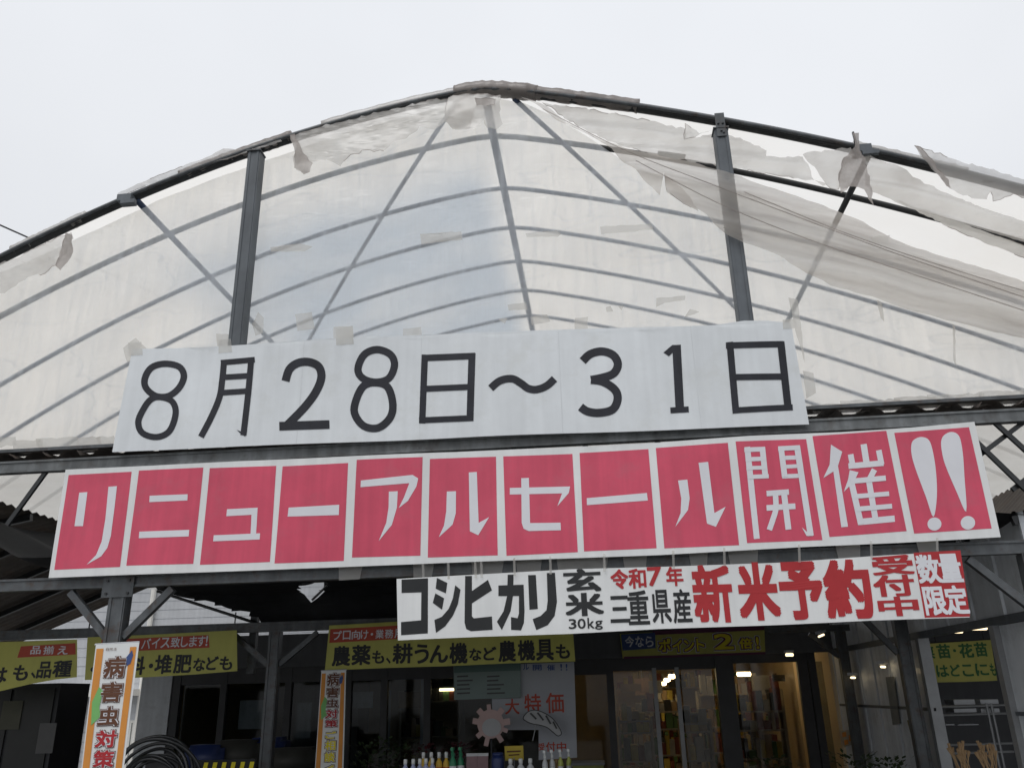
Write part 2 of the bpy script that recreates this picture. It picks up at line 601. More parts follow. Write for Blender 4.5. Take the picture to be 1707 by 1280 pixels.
# ------------------------------------------------------------------ greenhouse
CX = -0.83
HW = 7.6                            # half width of the arch
def arch_z(dx):
    d = math.sqrt(dx * dx + 0.008) - 0.089       # bent pipe, small rounded crown
    if dx < 0:
        return 7.11 - 0.124 * d - 0.0423 * d * d
    return 7.10 - 0.229 * d - 0.0252 * d * d
def arch_path(Y, dz=0.0, n=34):
    xs = [-HW + 2 * HW * i / (2 * n) for i in range(2 * n + 1)]
    return [Vector((CX + x, Y, arch_z(x) + dz)) for x in xs]

gh = thing('plastic_greenhouse', 'arched greenhouse of cloudy torn plastic film on steel pipes above the banners', 'greenhouse', (CX, 6.5, 3.6))
# front arch, traced a little unevenly like the bent pipe in the photo
MB().tube(arch_path(6.5, 0.0), 0.047, 12).build('front_arch', DARKPIPE, gh, True)
MB().tube([p + Vector((0, -0.052, -0.012)) for p in arch_path(6.5, 0.0)], 0.019, 6).build('clamp_rail', STEEL, gh, True)
YS = [7.2] + [6.42 + 0.87 * k for k in range(2, 11)]
for i, y in enumerate(YS):
    if i == 0:      # the second hoop shows black through the tear
        MB().tube(arch_path(y), 0.03, 8).build('arch', DARKPIPE, gh, True)
    else:
        MB().tube(arch_path(y), 0.026, 8).build('arch', PIPE, gh, True)
YE = YS[-1]
MB().tube([(CX, 6.5, 7.06), (CX, YE, 7.06)], 0.042, 8).build('ridge_pipe', PIPE, gh, True)
for s in (-1, 1):
    MB().tube([(CX + s * 3.42, 6.5, arch_z(s * 3.42) - 0.05), (CX + s * 3.42, YE, arch_z(s * 3.42) - 0.05)], 0.03, 8).build('purlin', PIPE if s < 0 else DARKPIPE, gh, True)
    xs = [0.28 + (3.42 - 0.28) * i / 8 for i in range(9)]
    MB().tube([(CX + s * x, 6.52 + (x - 0.28) / 3.14 * 4.35, arch_z(s * x) - 0.06) for x in xs], 0.024, 8).build('wind_brace', PIPE, gh, True)
# coupler sleeve on the second hoop and a short strut below it
sl = [spot(1096, 259, 7.16), spot(1142, 265, 7.16)]
MB().tube(sl, 0.045, 10).build('pipe_sleeve', DARKPIPE, gh, True)
# roof film: one sheet over all hoops, sagging a little between them
mb = MB()
ny, nx = 72, 60
for j in range(ny + 1):
    y = 6.5 + (YE - 6.5) * j / ny
    sag = 0.03 * abs(math.sin(math.pi * (y - 6.42) / 0.87))
    for i in range(nx + 1):
        x = -HW + 2 * HW * i / nx
        mb.v.append((CX + x, y, arch_z(x) + 0.055 - sag + 0.012 * noise.noise(Vector((x * 1.5, y * 2, 0)))))
for j in range(ny):
    for i in range(nx):
        a = j * (nx + 1) + i
        mb.f.append((a, a + 1, a + nx + 2, a + nx + 1))
rf = mb.build('roof_film', ROOFF, gh, True)
mb = MB()
pp = arch_path(YE)
mb.add([(p.x, YE + 0.03, 3.62) for p in pp] + [(p.x, YE + 0.03, p.z) for p in pp], [(i, i + 1, len(pp) + i + 1, len(pp) + i) for i in range(len(pp) - 1)])
mb.build('end_film', SIDEF, gh, True)

mb = MB()
for j in range(31):
    for i in range(61):
        x, y = CX - 7.2 + 14.4 * i / 60, 6.72 + 8.0 * j / 30
        mb.v.append((x, y, 3.76 - 0.03 * abs(math.sin(x * 1.9)) + 0.02 * noise.noise(Vector((x * 2, y * 2, 9)))))
mb.f = [(j * 61 + i, j * 61 + i + 1, (j + 1) * 61 + i + 1, (j + 1) * 61 + i) for j in range(30) for i in range(60)]
mb.build('inner_film', SIDEF, gh, True)
# front gable posts (lipped channels)
for px_top, X in (((430, 268), -3.06), ((1200, 214), 1.33)):
    zt = arch_z(X - CX) - (0.09 if X < 0 else 0.15)
    mb = MB()
    mb.box(X - 0.06, X + 0.06, 6.40, 6.412, 3.66, zt)
    mb.box(X - 0.06, X - 0.048, 6.412, 6.52, 3.66, zt)
    mb.box(X + 0.048, X + 0.06, 6.412, 6.52, 3.66, zt)
    mb.box(X - 0.05, X - 0.03, 6.394, 6.40, 3.66, zt)
    mb.box(X + 0.03, X + 0.05, 6.394, 6.40, 3.66, zt)
    po = mb.build('post', POSTM, gh)
    mb = MB()
    if X > 0:
        mb.box(X - 0.042, X + 0.042, 6.385, 6.393, zt - 0.10, zt + 0.15)
    mb.box(X - 0.07, X + 0.07, 6.38, 6.52, zt - 0.012, zt)
    for bx, bz in () if X < 0 else ((-0.02, 0.03), (0.02, 0.03), (0, -0.05), (0.02, -0.07)):
        mb.lathe([(0.011, 0), (0.011, 0.006)], (X + bx, 6.38, zt + bz), 6)
    mb.build('post_bracket', STEEL, po)
# clamp blocks on the front arch
for x, y in ((210, 345), (1436, 250)):
    c = spot(x, y, 6.46)
    c.z = arch_z(c.x - CX) - 0.03
    MB().box(c.x - 0.07, c.x + 0.07, 6.40, 6.52, c.z - 0.05, c.z + 0.02).box(c.x - 0.02, c.x + 0.12, 6.39, 6.43, c.z - 0.09, c.z - 0.05).build('clamp_block', POSTM, gh)

# front gable film; its upper right has torn away from the arch
gpts = [(-420, 760), (-420, 640), (-200, 560), (-60, 480), (60, 430), (128, 398), (205, 362), (260, 336), (330, 309), (420, 276), (470, 258), (560, 226), (660, 199), (760, 172), (820, 163), (872, 172), (925, 195), (985, 232), (1030, 262), (1075, 285), (1130, 300), (1220, 315), (1330, 352), (1450, 395), (1570, 440), (1720, 492), (1900, 545), (2030, 600), (2030, 640)]
bm = bmesh.new()
loop = []
for i, (x, y) in enumerate(gpts):
    loop.append(spot(x, y, 6.56))
zb = 3.69
loop[0].z = zb
loop[-1].z = max(loop[-1].z, zb + 0.05)
loop.append(Vector((loop[-1].x, 6.56, zb)))
loop = [Vector((max(CX - HW, min(CX + HW, p.x)), p.y, p.z)) for p in loop]
gf = sheet('gable_film', loop, GABLE, gh, 0.16, crumple(0.018, 1.6, 3.0, 0.004, (1, 0, 0.1), 2.2))
# heavy fold of double film sagging across the right side of the gable
band = [(868, 163), (905, 178), (960, 210), (1010, 240), (1060, 254), (1110, 262), (1165, 272), (1222, 288), (1330, 328), (1450, 378), (1570, 427), (1720, 476), (1900, 535), (2000, 575), (2000, 660), (1880, 640), (1720, 566), (1640, 549), (1565, 527), (1500, 509), (1455, 492), (1400, 478), (1345, 455), (1290, 425), (1240, 402), (1200, 382), (1165, 352), (1140, 340), (1112, 318), (1107, 290), (1100, 327), (1088, 310), (1060, 286), (1020, 250), (960, 214), (905, 184)]
fo = sheet('sagging_film_fold', [spot(x, y, 6.32) for x, y in rag(band, 1.5, 14)], FOLD, gh, 0.07, crumple(0.03, 2.0, 7.0, 0.028, (0.33, 0, 1), 3.6))
tag(fo, 'dirty double fold of torn film sagging across the right of the gable')
torn('fold_tip', [(1107, 290), (1112, 318), (1140, 340), (1165, 353), (1150, 328), (1130, 308)], 6.30, gh, FOLD, 0.03, 1.5)
lines_ = [[(905, 182), (1040, 250), (1180, 305), (1330, 362), (1500, 425), (1720, 500)], [(1060, 268), (1200, 340), (1350, 400), (1500, 450), (1720, 522)], [(1240, 320), (1400, 385), (1560, 440), (1720, 489)]]
for L in lines_:
    MB().tube(smooth_line([spot(x, y, 6.27) for x, y in L], 6), 0.0035, 5).build('fold_crease', SCRAPD, fo, True)

# strips and rags of torn film round the arch
torn('torn_film', [(-60, 462), (0, 440), (60, 414), (118, 388), (122, 398), (112, 412), (98, 436), (75, 456), (45, 462), (18, 480), (-60, 520)], 6.42, gh, SCRAP, 0.02, 2.5)
torn('torn_film', [(110, 388), (121, 392), (119, 404), (122, 420), (113, 437), (101, 450), (93, 443), (98, 420), (104, 402)], 6.38, gh, SCRAPD, 0.02, 2.0)
torn('torn_film', [(486, 228), (500, 222), (560, 205), (640, 186), (700, 171), (770, 160), (800, 158), (782, 214), (755, 216), (744, 202), (725, 217), (700, 212), (682, 226), (655, 238), (640, 252), (612, 250), (585, 258), (566, 277), (543, 266), (517, 270), (512, 289), (494, 284), (488, 262), (495, 245)], 6.41, gh, SCRAP, 0.02, 2.5)
torn('torn_film', [(484, 226), (492, 224), (504, 256), (520, 272), (516, 287), (506, 291), (490, 280), (492, 255)], 6.36, gh, SCRAPD, 0.02, 1.5)
torn('torn_film', [(748, 163), (780, 156), (834, 158), (833, 195), (836, 206), (826, 216), (812, 214), (806, 200), (786, 218), (770, 217), (752, 213), (742, 203)], 6.37, gh, SCRAP, 0.03, 2.0)
torn('torn_film', [(792, 164), (826, 166), (824, 176), (795, 176)], 6.33, gh, SCRAPD, 0.03, 1.5)
torn('torn_film', [(905, 172), (1020, 190), (1105, 206), (1142, 213), (1143, 232), (1180, 226), (1212, 224), (1278, 250), (1277, 260), (1300, 262), (1338, 260), (1352, 284), (1356, 300), (1372, 311), (1386, 306), (1366, 304), (1330, 298), (1200, 275), (1100, 262), (1040, 246), (985, 222), (930, 190)], 6.60, gh, SCRAP, 0.02, 2.0, None, 0.012, (0.2, 0, 1), 5)
torn('torn_film', [(1142, 206), (1165, 222), (1185, 218), (1152, 230), (1141, 233)], 6.42, gh, SCRAP, 0.03, 1.5)
torn('torn_film', [(1338, 258), (1362, 252), (1418, 246), (1422, 262), (1404, 280), (1398, 316), (1384, 314), (1372, 300), (1362, 284)], 6.38, gh, SCRAP, 0.03, 2.0)
torn('torn_film', [(1422, 222), (1432, 222), (1434, 248), (1444, 262), (1451, 292), (1458, 341), (1440, 318), (1424, 309), (1402, 321), (1398, 300), (1404, 268), (1424, 248)], 6.32, gh, SCRAPD, 0.03, 2.0, None, 0.02, (1, 0, 0.1), 7)
tag(torn('torn_film', [(1430, 250), (1455, 258), (1529, 298), (1599, 327), (1707, 373), (1800, 412), (1800, 446), (1707, 408), (1617, 380), (1546, 355), (1494, 334), (1440, 313), (1444, 280)], 6.40, gh, SCRAP, 0.03, 1.5, None, 0.03, (0.38, 0, 1), 5), 'long rolled strip of torn film running down to the right edge')
torn('torn_film', [(1494, 334), (1560, 356), (1640, 385), (1760, 430), (1760, 452), (1690, 424), (1600, 387), (1540, 358)], 6.52, gh, ROOFF, 0.03, 1.0)
torn('torn_film', [(1524, 244), (1545, 250), (1600, 268), (1720, 302), (1720, 335), (1690, 323), (1668, 333), (1655, 336), (1651, 320), (1645, 333), (1605, 326), (1583, 314), (1560, 288), (1540, 266)], 6.42, gh, SCRAP, 0.02, 2.0)
torn('torn_film', [(1524, 244), (1534, 246), (1582, 300), (1586, 314), (1578, 310), (1560, 286)], 6.38, gh, SCRAPD, 0.03, 1.5)
torn('torn_film', [(196, 330), (250, 308), (330, 280), (420, 252), (470, 236), (466, 230), (440, 234), (395, 250), (372, 248), (345, 262), (250, 298), (196, 322)], 6.44, gh, SCRAP, 0.02, 1.0)
# film left wrapped over the pipe
for a, b, r in ((-3.0, -1.9, 0.058), (-1.6, -0.25, 0.060), (-0.3, 0.5, 0.078), (0.4, 1.45, 0.066), (3.3, 4.2, 0.055), (-4.6, -3.9, 0.056)):
    n = 26
    pts = [Vector((CX + a + (b - a) * i / n, 6.5, arch_z(a + (b - a) * i / n) + 0.012 + 0.008 * random.random())) for i in range(n + 1)]
    MB().tube(pts, [r * (0.93 + 0.16 * random.random()) for _ in pts], 9).build('wrapped_film', SCRAPD if a in (-3.0, -0.3, 0.4) else SCRAP, gh, True)
MB().tube([spot(780, 160, 6.47), spot(772, 155, 6.47), spot(773, 147, 6.47), spot(779, 143, 6.47)], 0.006, 5).build('wire_end', DARKPIPE, gh, True)
MB().tube([spot(1422, 221, 6.42), spot(1425, 232, 6.40), spot(1428, 252, 6.40)], 0.012, 5).build('wire_end', DARKPIPE, gh, True)
# repair tape on the gable film
tapes = [((700, 390), (769, 386), (771, 400), (740, 403), (702, 408)), ((876, 389), (928, 384), (936, 390), (930, 395), (878, 395)), ((1000, 378), (1086, 373), (1090, 383), (1002, 391)),
         ((450, 412), (500, 406), (522, 411), (508, 419), (452, 420)), ((846, 508), (876, 504), (880, 516), (848, 518)), ((885, 528), (912, 524), (918, 536), (886, 542)), ((830, 532), (846, 530), (842, 540)),
         ((1094, 497), (1143, 493), (1142, 500), (1108, 505), (1094, 512)), ((1010, 512), (1018, 510), (1022, 519), (1011, 520)), ((1030, 510), (1040, 509), (1036, 518)), ((958, 530), (980, 528), (980, 548), (958, 552)),
         ((1314, 496), (1330, 500), (1336, 550), (1342, 606), (1328, 560)), ((1338, 618), (1356, 622), (1360, 655), (1344, 664)), ((492, 524), (520, 520), (524, 548), (496, 552)), ((556, 545), (588, 543), (590, 562), (556, 566)),
         ((205, 580), (226, 563), (244, 580), (240, 590), (212, 604)), ((360, 556), (384, 558), (380, 580), (364, 586)), ((430, 520), (440, 530), (438, 555), (426, 560), (420, 540)), ((672, 548), (702, 545), (703, 560), (672, 562)),
         ((1462, 500), (1470, 504), (1474, 536), (1468, 530)), ((1588, 540), (1592, 544), (1594, 612), (1589, 600)), ((1455, 395), (1484, 392), (1480, 405), (1452, 404)), ((1150, 515), (1166, 520), (1140, 530))]
for k, tp in enumerate(tapes):
    Yt = 6.28 if k == 21 else 6.525
    sheet('tape_patch', [spot(x, y, Yt) for x, y in rag(tp, 0.8, 8)], TAPE, gf, 0.2, crumple(0.006, 5, k))
# dirty tape along the foot of the film
for a, b, y0, y1 in ((-20, 25, 728, 742), (22, 70, 732, 752), (60, 130, 728, 748), (128, 168, 727, 750), (160, 190, 726, 744), (1352, 1420, 672, 684), (1400, 1500, 665, 684), (1490, 1560, 660, 680), (1545, 1640, 655, 676), (1630, 1720, 650, 672), (1700, 1800, 646, 668)):
    s = (y1 - y0)
    sheet('tape_patch', [spot(x, y, 6.51) for x, y in rag([(a, y0 + 3), (b, y0), (b + 4, y0 + s), (a + 3, y0 + s + 4)], 1.6, 8)], TAPE if random.random() < 0.7 else SCRAP, gf, 0.1, crumple(0.015, 6, a * 0.1))
# folded-plate flashing that closes the foot of the film on the beam
mb = MB()
nseg = 360
for row, (y, z) in enumerate(((6.40, 3.618), (6.75, 3.650))):
    for i in range(nseg + 1):
        x = CX - 7.0 + 14.0 * i / nseg
        ph = (x / 0.30) % 1.0
        w = 0.024 * max(-1, min(1, 2.4 * math.sin(2 * math.pi * ph)))
        mb.v.append((x, y, z + w))
mb.f = [(i, i + 1, nseg + 2 + i, nseg + 1 + i) for i in range(nseg)]
mb.build('corrugated_flashing', ROOFD, gh)
MB().box(CX - 7.0, CX + 7.0, 6.46, 6.60, 3.672, 3.70).build('film_rail', STEEL, gh)

# ------------------------------------------------------------------ steel portal frames
def channel(mb, x0, x1, y, z0, z1, d=0.06):
    mb.box(x0, x1, y, y + 0.006, z0, z1)
    mb.box(x0, x1, y + 0.006, y + d, z1 - 0.006, z1)
    mb.box(x0, x1, y + 0.006, y + d, z0, z0 + 0.006)
    mb.box(x0, x1, y - 0.012, y, z0, z0 + 0.018)
    mb.box(x0, x1, y - 0.012, y, z1 - 0.018, z1)

fr = thing('steel_portal_frame', 'front grey steel lattice frame carrying the big sale banner', 'steel frame', (0, 6.45, 0), 'steel frames one behind the other')
mb = MB(); channel(mb, -6.4, 4.8, 6.42, 3.472, 3.575); mb.build('top_chord', TOPSTEEL, fr)
mb = MB(); channel(mb, -6.4, 4.8, 6.42, 2.48, 2.575); mb.build('bottom_chord', STEEL, fr)
def lattice(p, q, k):
    MB().bar((p.x, 6.455 + 0.03 * k, p.z), (q.x, 6.455 + 0.03 * k, q.z), 0.036, 0.024).build('lattice_bar', DARKPIPE, fr)
lattice(spot(77, 786, 6.455), spot(12, 875, 6.455), 0)
lattice(spot(-80, 792, 6.455), spot(-20, 880, 6.455), 1)
lattice(spot(1636, 684, 6.455), spot(1810, 842, 6.455), 0)
lattice(spot(1738, 680, 6.455), spot(1585, 795, 6.455), 1)
lattice(spot(1580, 690, 6.455), spot(1712, 818, 6.455), 0)
lattice(spot(1870, 675, 6.455), spot(1690, 815, 6.455), 1)
for i in range(6):
    xa = -4.1 + i * 1.15
    lattice(Vector((xa, 0, 3.5)), Vector((xa + 0.6, 0, 2.58)), 0)
    lattice(Vector((xa + 0.62, 0, 3.5)), Vector((xa + 0.02, 0, 2.58)), 1)
def column(parent, X, Y, zt, w=0.13, left=True, rightb=True, zb=2.1, reach=0.36):
    mb = MB()
    mb.box(X - w / 2, X + w / 2, Y, Y + 0.008, 0, zt)
    mb.box(X - w / 2, X - w / 2 + 0.008, Y + 0.008, Y + 0.10, 0, zt)
    mb.box(X + w / 2 - 0.008, X + w / 2, Y + 0.008, Y + 0.10, 0, zt)
    mb.box(X - w / 2 + 0.01, X - w / 2 + 0.03, Y - 0.008, Y, 0, zt)
    mb.box(X + w / 2 - 0.03, X + w / 2 - 0.01, Y - 0.008, Y, 0, zt)
    c = mb.build('column', STEEL, parent)
    for s, on in ((-1, left), (1, rightb)):
        if on:
            MB().bar((X + s * (w / 2), Y + 0.05, zb), (X + s * (w / 2 + reach), Y + 0.05, zt - 0.02), 0.055, 0.05).build('knee_brace', STEEL, parent)
    return c
column(fr, -3.82, 6.41, 2.48, 0.14)
for gx in (-3.82,):
    mb = MB().box(gx - 0.13, gx + 0.13, 6.396, 6.402, 2.40, 2.56)
    gp_ = mb.build('gusset_plate', STEEL, fr)
    for bx in (-0.09, 0.09):
        for bz in (2.43, 2.53):
            MB().tube([(gx + bx, 6.396, bz), (gx + bx, 6.384, bz)], 0.011, 6).build('bolt', DARKPIPE, gp_)
for x0_, x1_ in ((566, 600), (690, 720), (788, 836), (862, 900), (930, 1010), (1040, 1075), (1150, 1176), (1215, 1260), (1395, 1430), (1530, 1560)):
    yb_ = 947 - (x0_ - 566) * 0.045
    a_, b_ = spot(x0_, yb_, 6.40), spot(x1_, yb_, 6.40)
    sheet('wrapped_tape', [Vector((a_.x, 6.402, 2.468)), Vector((b_.x, 6.402, 2.470)), Vector((b_.x + 0.02, 6.402, 2.592)), Vector((a_.x - 0.01, 6.402, 2.588))], TAPE, fr, 0.08, crumple(0.008, 5, x0_ * 0.1))
column(fr, 3.10, 6.41, 2.48, 0.10, True, False)
fr2 = thing('steel_portal_frame', 'second steel frame in from the front with yellow banners tied along its beam', 'steel frame', (0, 9.4, 0), 'steel frames one behind the other')
mb = MB(); channel(mb, -9.5, 3.3, 9.42, 2.335, 2.44); mb.build('bottom_chord', STEEL, fr2)
column(fr2, -3.68, 9.42, 2.335, 0.13, True, True, 1.98, 0.42)
column(fr2, 3.12, 9.42, 2.335, 0.13, True, False, 1.92, 0.32)
MB().box(-4.05, -3.97, 9.60, 9.68, 1.9, 2.9).build('side_post', STEEL, fr2)
for x in (-5.9, -4.15, -1.95):
    MB().tube([(x, 9.41, 2.44), (x, 9.41, 2.56)], 0.008, 6).build('hook', DARKPIPE, fr2)
fr3 = thing('steel_portal_frame', 'rearmost steel frame just in front of the lit shop windows', 'steel frame', (0, 11.8, 0), 'steel frames one behind the other')
mb = MB(); channel(mb, 2.2, 3.25, 11.8, 2.30, 2.38); mb.build('bottom_chord', STEEL, fr3)
column(fr3, 3.13, 11.8, 2.30, 0.12, True, False, 1.98, 0.34)
# tie cable between column heads
# ------------------------------------------------------------------ dark roofs over the shop front
def corrugated(name, prof, y0, y1, label, mat=ROOFD, rafters=True):
    t = thing(name, label, 'canopy roof', (prof[0][0], y0, 0))
    n = int((y1 - y0) / 0.035)
    mb = MB()
    for j in range(n + 1):
        y = y0 + (y1 - y0) * j / n
        w = 0.014 * math.sin(2 * math.pi * y / 0.14)
        for x, z in prof:
            mb.v.append((x, y, z + w))
    k = len(prof)
    for j in range(n):
        for i in range(k - 1):
            mb.f.append((j * k + i, j * k + i + 1, (j + 1) * k + i + 1, (j + 1) * k + i))
    mb.build('corrugated_sheet', mat, t, True)
    if rafters:
        y = y0 + 0.1
        while y < y1:
            mb = MB()
            for i in range(k - 1):
                mb.bar((prof[i][0], y, prof[i][1] - 0.06), (prof[i + 1][0], y, prof[i + 1][1] - 0.06), 0.07, 0.05)
            mb.build('rafter', DARKPIPE, t)
            y += 0.95
    return t
corrugated('canopy_roof', [(-6.20, 3.62), (-6.9, 3.50), (-9.6, 2.46)], 6.5, 13.0, 'sloping dark corrugated roof at the left, seen from below')
corrugated('canopy_roof', [(4.55, 3.60), (3.9, 3.0), (3.22, 2.84)], 6.7, 13.4, 'dark corrugated roof over the pale panel wall at the right')
# black shade net hung as a ceiling, sagging between its cords
nt_t = thing('shade_net', 'black shade net hung as a ragged ceiling behind the banners', 'shade net', (0, 6.7, 2.9))
mb = MB()
def on_level(x, y, z):
    d = spot(x, y, 10.0) - EYE
    return EYE + d * ((z - EYE.z) / d.z)
h0, h1, h2 = on_level(518, 992, 2.8), on_level(546, 992, 2.8), on_level(518, 973, 2.8)
ax1, ax2 = Vector((h1.x - h0.x, h1.y - h0.y)), Vector((h2.x - h0.x, h2.y - h0.y))
det = ax1.x * ax2.y - ax1.y * ax2.x
nx, ny = 170, 120
for j in range(ny + 1):
    y = 6.75 + 6.1 * j / ny
    for i in range(nx + 1):
        x = -6.25 + 10.3 * i / nx
        z = 2.84 - 0.05 * abs(math.sin(y * 2.4)) + 0.07 * noise.noise(Vector((x * 1.2, y * 1.2, 3)))
        if x < -5: z += (x + 5) * -0.5
        mb.v.append((x, y, z))
def hole(x, y):
    dx, dy = x - h0.x, y - h0.y
    u = (dx * ax2.y - dy * ax2.x) / det
    w = (ax1.x * dy - ax1.y * dx) / det
    return u * u + w * w < 1.0 + 0.7 * noise.noise(Vector((x * 5, y * 5, 0)))
for j in range(ny):
    for i in range(nx):
        a = j * (nx + 1) + i
        if not hole(mb.v[a][0], mb.v[a][1]):
            mb.f.append((a, a + 1, a + nx + 2, a + nx + 1))
mb.build('net_ceiling', NET, nt_t, True)
# the net's hanging edge above the second beam, looped along a sloping cord
edge = [(236, 940), (262, 982), (284, 990), (304, 988), (324, 996), (322, 1002), (342, 1001), (357, 1004), (356, 1009), (374, 1009), (388, 1011), (386, 1019), (402, 1018), (416, 1020), (414, 1027), (430, 1028), (436, 1042), (640, 1034), (1110, 1010), (1110, 930), (700, 945), (546, 950), (541, 966), (540, 982), (541, 986), (531, 996), (519, 1004), (513, 997), (507, 990), (498, 985), (492, 981), (498, 976), (509, 975), (520, 973), (536, 966), (538, 950), (480, 955), (420, 960), (300, 972)]
sheet('hanging_edge', [spot(x, y, 9.55) for x, y in edge], NET, nt_t, 0.2, crumple(0.02, 2, 1.0, 0.02, (1, 0, 0), 2))
MB().tube([spot(262, 985, 9.52), spot(436, 1041, 9.52)], 0.018, 6).build('cord', DARKPIPE, nt_t)
MB().tube([spot(520, 1000, 9.5), spot(545, 976, 9.5)], 0.014, 6).build('cord', DARKPIPE, nt_t)

# ------------------------------------------------------------------ white house outside, seen past the left side
wh = thing('white_house', 'white house with horizontal siding seen outdoors past the left side of the shop', 'house', (-13, 19, 0))
YH = 19.0
mb = MB()
mb.box(-22, -5.4, YH, YH + 6, 0, 5.4)
for k in range(26):
    z = 0.25 + k * 0.2
    mb.box(-22, -5.4, YH - 0.012, YH, z, z + 0.18)
mb.build('wall', SIDING, wh)
def hp(x, y): return spot(x, y, YH - 0.03)
TRIM = paint('bright_white_trim', (0.85, 0.84, 0.80), 0.5, 0.05, 2)
a_, b_ = hp(130, 1262), hp(148, 1150)
MB().box(a_.x, b_.x, YH - 0.06, YH - 0.02, 0.0, b_.z).build('corner_trim', TRIM, wh)
a_, b_ = hp(206, 1290), hp(226, 1200)
wf = MB().box(a_.x, b_.x, YH - 0.05, YH - 0.02, a_.z, b_.z).build('window', TRIM, wh)
MB().box(a_.x + 0.05, b_.x - 0.05, YH - 0.06, YH - 0.05, a_.z, b_.z - 0.05).build('pane', paint('pane_grey', (0.20, 0.22, 0.21), 0.3, 0.1, 3), wf)
a_, b_ = hp(120, 1162), hp(238, 1143)
MB().box(a_.x, b_.x, YH - 0.5, YH - 0.02, a_.z, a_.z + 0.14).build('window_canopy', TRIM, wh)
MB().add([(-23, YH - 0.5, 5.3), (-5, YH - 0.5, 5.3), (-5, YH + 3, 6.6), (-23, YH + 3, 6.6)], [(0, 1, 2, 3)]).box(-23, -5, YH - 0.55, YH - 0.5, 5.2, 5.32).build('roof', DKGREY, wh)
p_ = hp(232, 1200)
MB().tube([(p_.x, YH - 0.1, 0), (p_.x, YH - 0.1, 5.2)], 0.06, 8).build('downpipe', TRIM, wh)

goods_tan = paint('notice_tan', (0.36, 0.24, 0.13), 0.7, 0.2, 5)
# ------------------------------------------------------------------ shop building with its lit interior
YF = 12.9
sh = thing('shop_building', 'low shop front with dark window frames and warm lit windows at the back', 'shop', (-2, YF, 0))
def fx(x, Y=YF): return spot(x, 1150, Y).x
def fz(y, x=1100, Y=YF): return spot(x, y, Y).z
mb = MB()
mb.box(fx(232), 3.3, YF, YF + 0.1, 2.14, 2.56)           # header
mb.box(fx(232), 3.3, YF - 0.04, YF, 2.08, 2.14)
mb.build('wall', FACADE, sh)
mb = MB()
mb.box(fx(236), fx(286), YF - 0.02, YF + 0.1, 0, 2.08)
mb.build('side_panel', PANEL, sh)
mb = MB()
mb.box(fx(286), fx(300), YF, YF + 0.1, 0, 2.08)
for xx in (372, 480, 580, 640, 712, 1018, 1360):
    mb.box(fx(xx) - 0.05, fx(xx) + 0.05, YF, YF + 0.1, 0, 2.08)
mb.box(fx(1196), fx(1226), YF - 0.03, YF + 0.1, 0, 2.08)
mb.box(fx(1335), fx(1352), YF, YF + 0.1, 0, 2.08)
mb.box(fx(300), fx(1018), YF + 0.01, YF + 0.09, 1.86, 2.08)
mb.box(fx(1018), fx(1196), YF + 0.01, YF + 0.09, 1.90, 2.08)
mb.box(fx(1226), fx(1360), YF + 0.01, YF + 0.09, 1.96, 2.08)
mb.build('window_frame', DKGREY, sh)
DGL = glass('dim_glass', (0.62, 0.65, 0.66), 0.018)
CGL = glass('clear_glass', (0.80, 0.80, 0.78), 0.03)
for a, b, zt, mt in ((300, 372, 1.86, DGL), (372, 480, 1.86, DGL), (480, 580, 1.86, DGL), (580, 640, 1.86, DGL), (640, 712, 1.86, DGL), (712, 1018, 1.86, DGL), (1360, 1384, 1.96, DGL), (1018, 1096, 1.9, CGL), (1132, 1196, 1.9, CGL), (1226, 1335, 1.96, CGL), (1345, 1356, 1.96, DGL)):
    MB().box(fx(a) + 0.05, fx(b) - 0.05 if fx(b) - fx(a) > 0.12 else fx(b), YF + 0.045, YF + 0.051, 0.1, zt).build('pane', mt, sh)
for xx in (1092, 1130):          # sliding door stiles, brighter
    MB().box(fx(xx) - 0.025, fx(xx) + 0.035, YF - 0.035, YF - 0.005, 0, 1.93).build('door_stile', ALU, sh)
MB().box(fx(236), 3.3, YF + 0.1, 20.0, 2.5, 2.56).build('roof', DKGREY, sh)
MB().box(fx(236), fx(236) + 0.08, YF + 0.1, 20.0, 0, 2.5).build('side_wall', CREAM, sh)
MB().box(3.22, 3.3, YF + 0.1, 20, 0, 2.5).build('side_wall', CREAM, sh)
MB().box(fx(236), 3.3, 19.9, 20.0, 0, 2.5).build('back_wall', CREAM, sh)
MB().box(-1.0, -0.93, YF + 0.8, 19.9, 0, 2.5).build('inner_wall', CREAM, sh)
MB().box(fx(236) + 0.08, 3.22, YF + 0.1, 19.9, 2.44, 2.5).build('ceiling', CREAM, sh)
BRIGHT = glow('unseen_warm_tube', (1.0, 0.76, 0.42), 13.0)  # unseen tubes behind the window header, added to brighten the shop
LAMP = glow('warm_lamp', (1.0, 0.78, 0.42), 9.0)
def lamp(c, L, along, label, group='warm ceiling lamps', r=0.022, mat=LAMP):
    t = thing('ceiling_lamp', label, 'lamp', c, group)
    d = Vector(along).normalized() * (L / 2)
    c = Vector(c)
    MB().tube([c - d, c + d], r, 8).build('tube', mat, t, True)
    MB().bar(c - d * 1.06 + Vector((0, 0, 0.045)), c + d * 1.06 + Vector((0, 0, 0.045)), 0.08, 0.03, (0, 0, 1)).build('fitting', SIDING, t)
    return t
lamp(spot(1120, 1127, 14.2), 0.22, (0.3, 1, 0), 'nearest small warm lamp glowing inside the shop doorway', r=0.035)
lamp(spot(1112, 1133, 15.6), 0.22, (0.3, 1, 0), 'middle small warm lamp inside the shop doorway', r=0.035)
lamp(spot(1106, 1139, 17.2), 0.22, (0.3, 1, 0), 'farthest and lowest small warm lamp inside the shop doorway', r=0.035)
lamp(spot(1240, 1123, 14.0), 0.22, (1, 0.5, 0), 'warm lamp at the top left of the wide shop window', r=0.035)
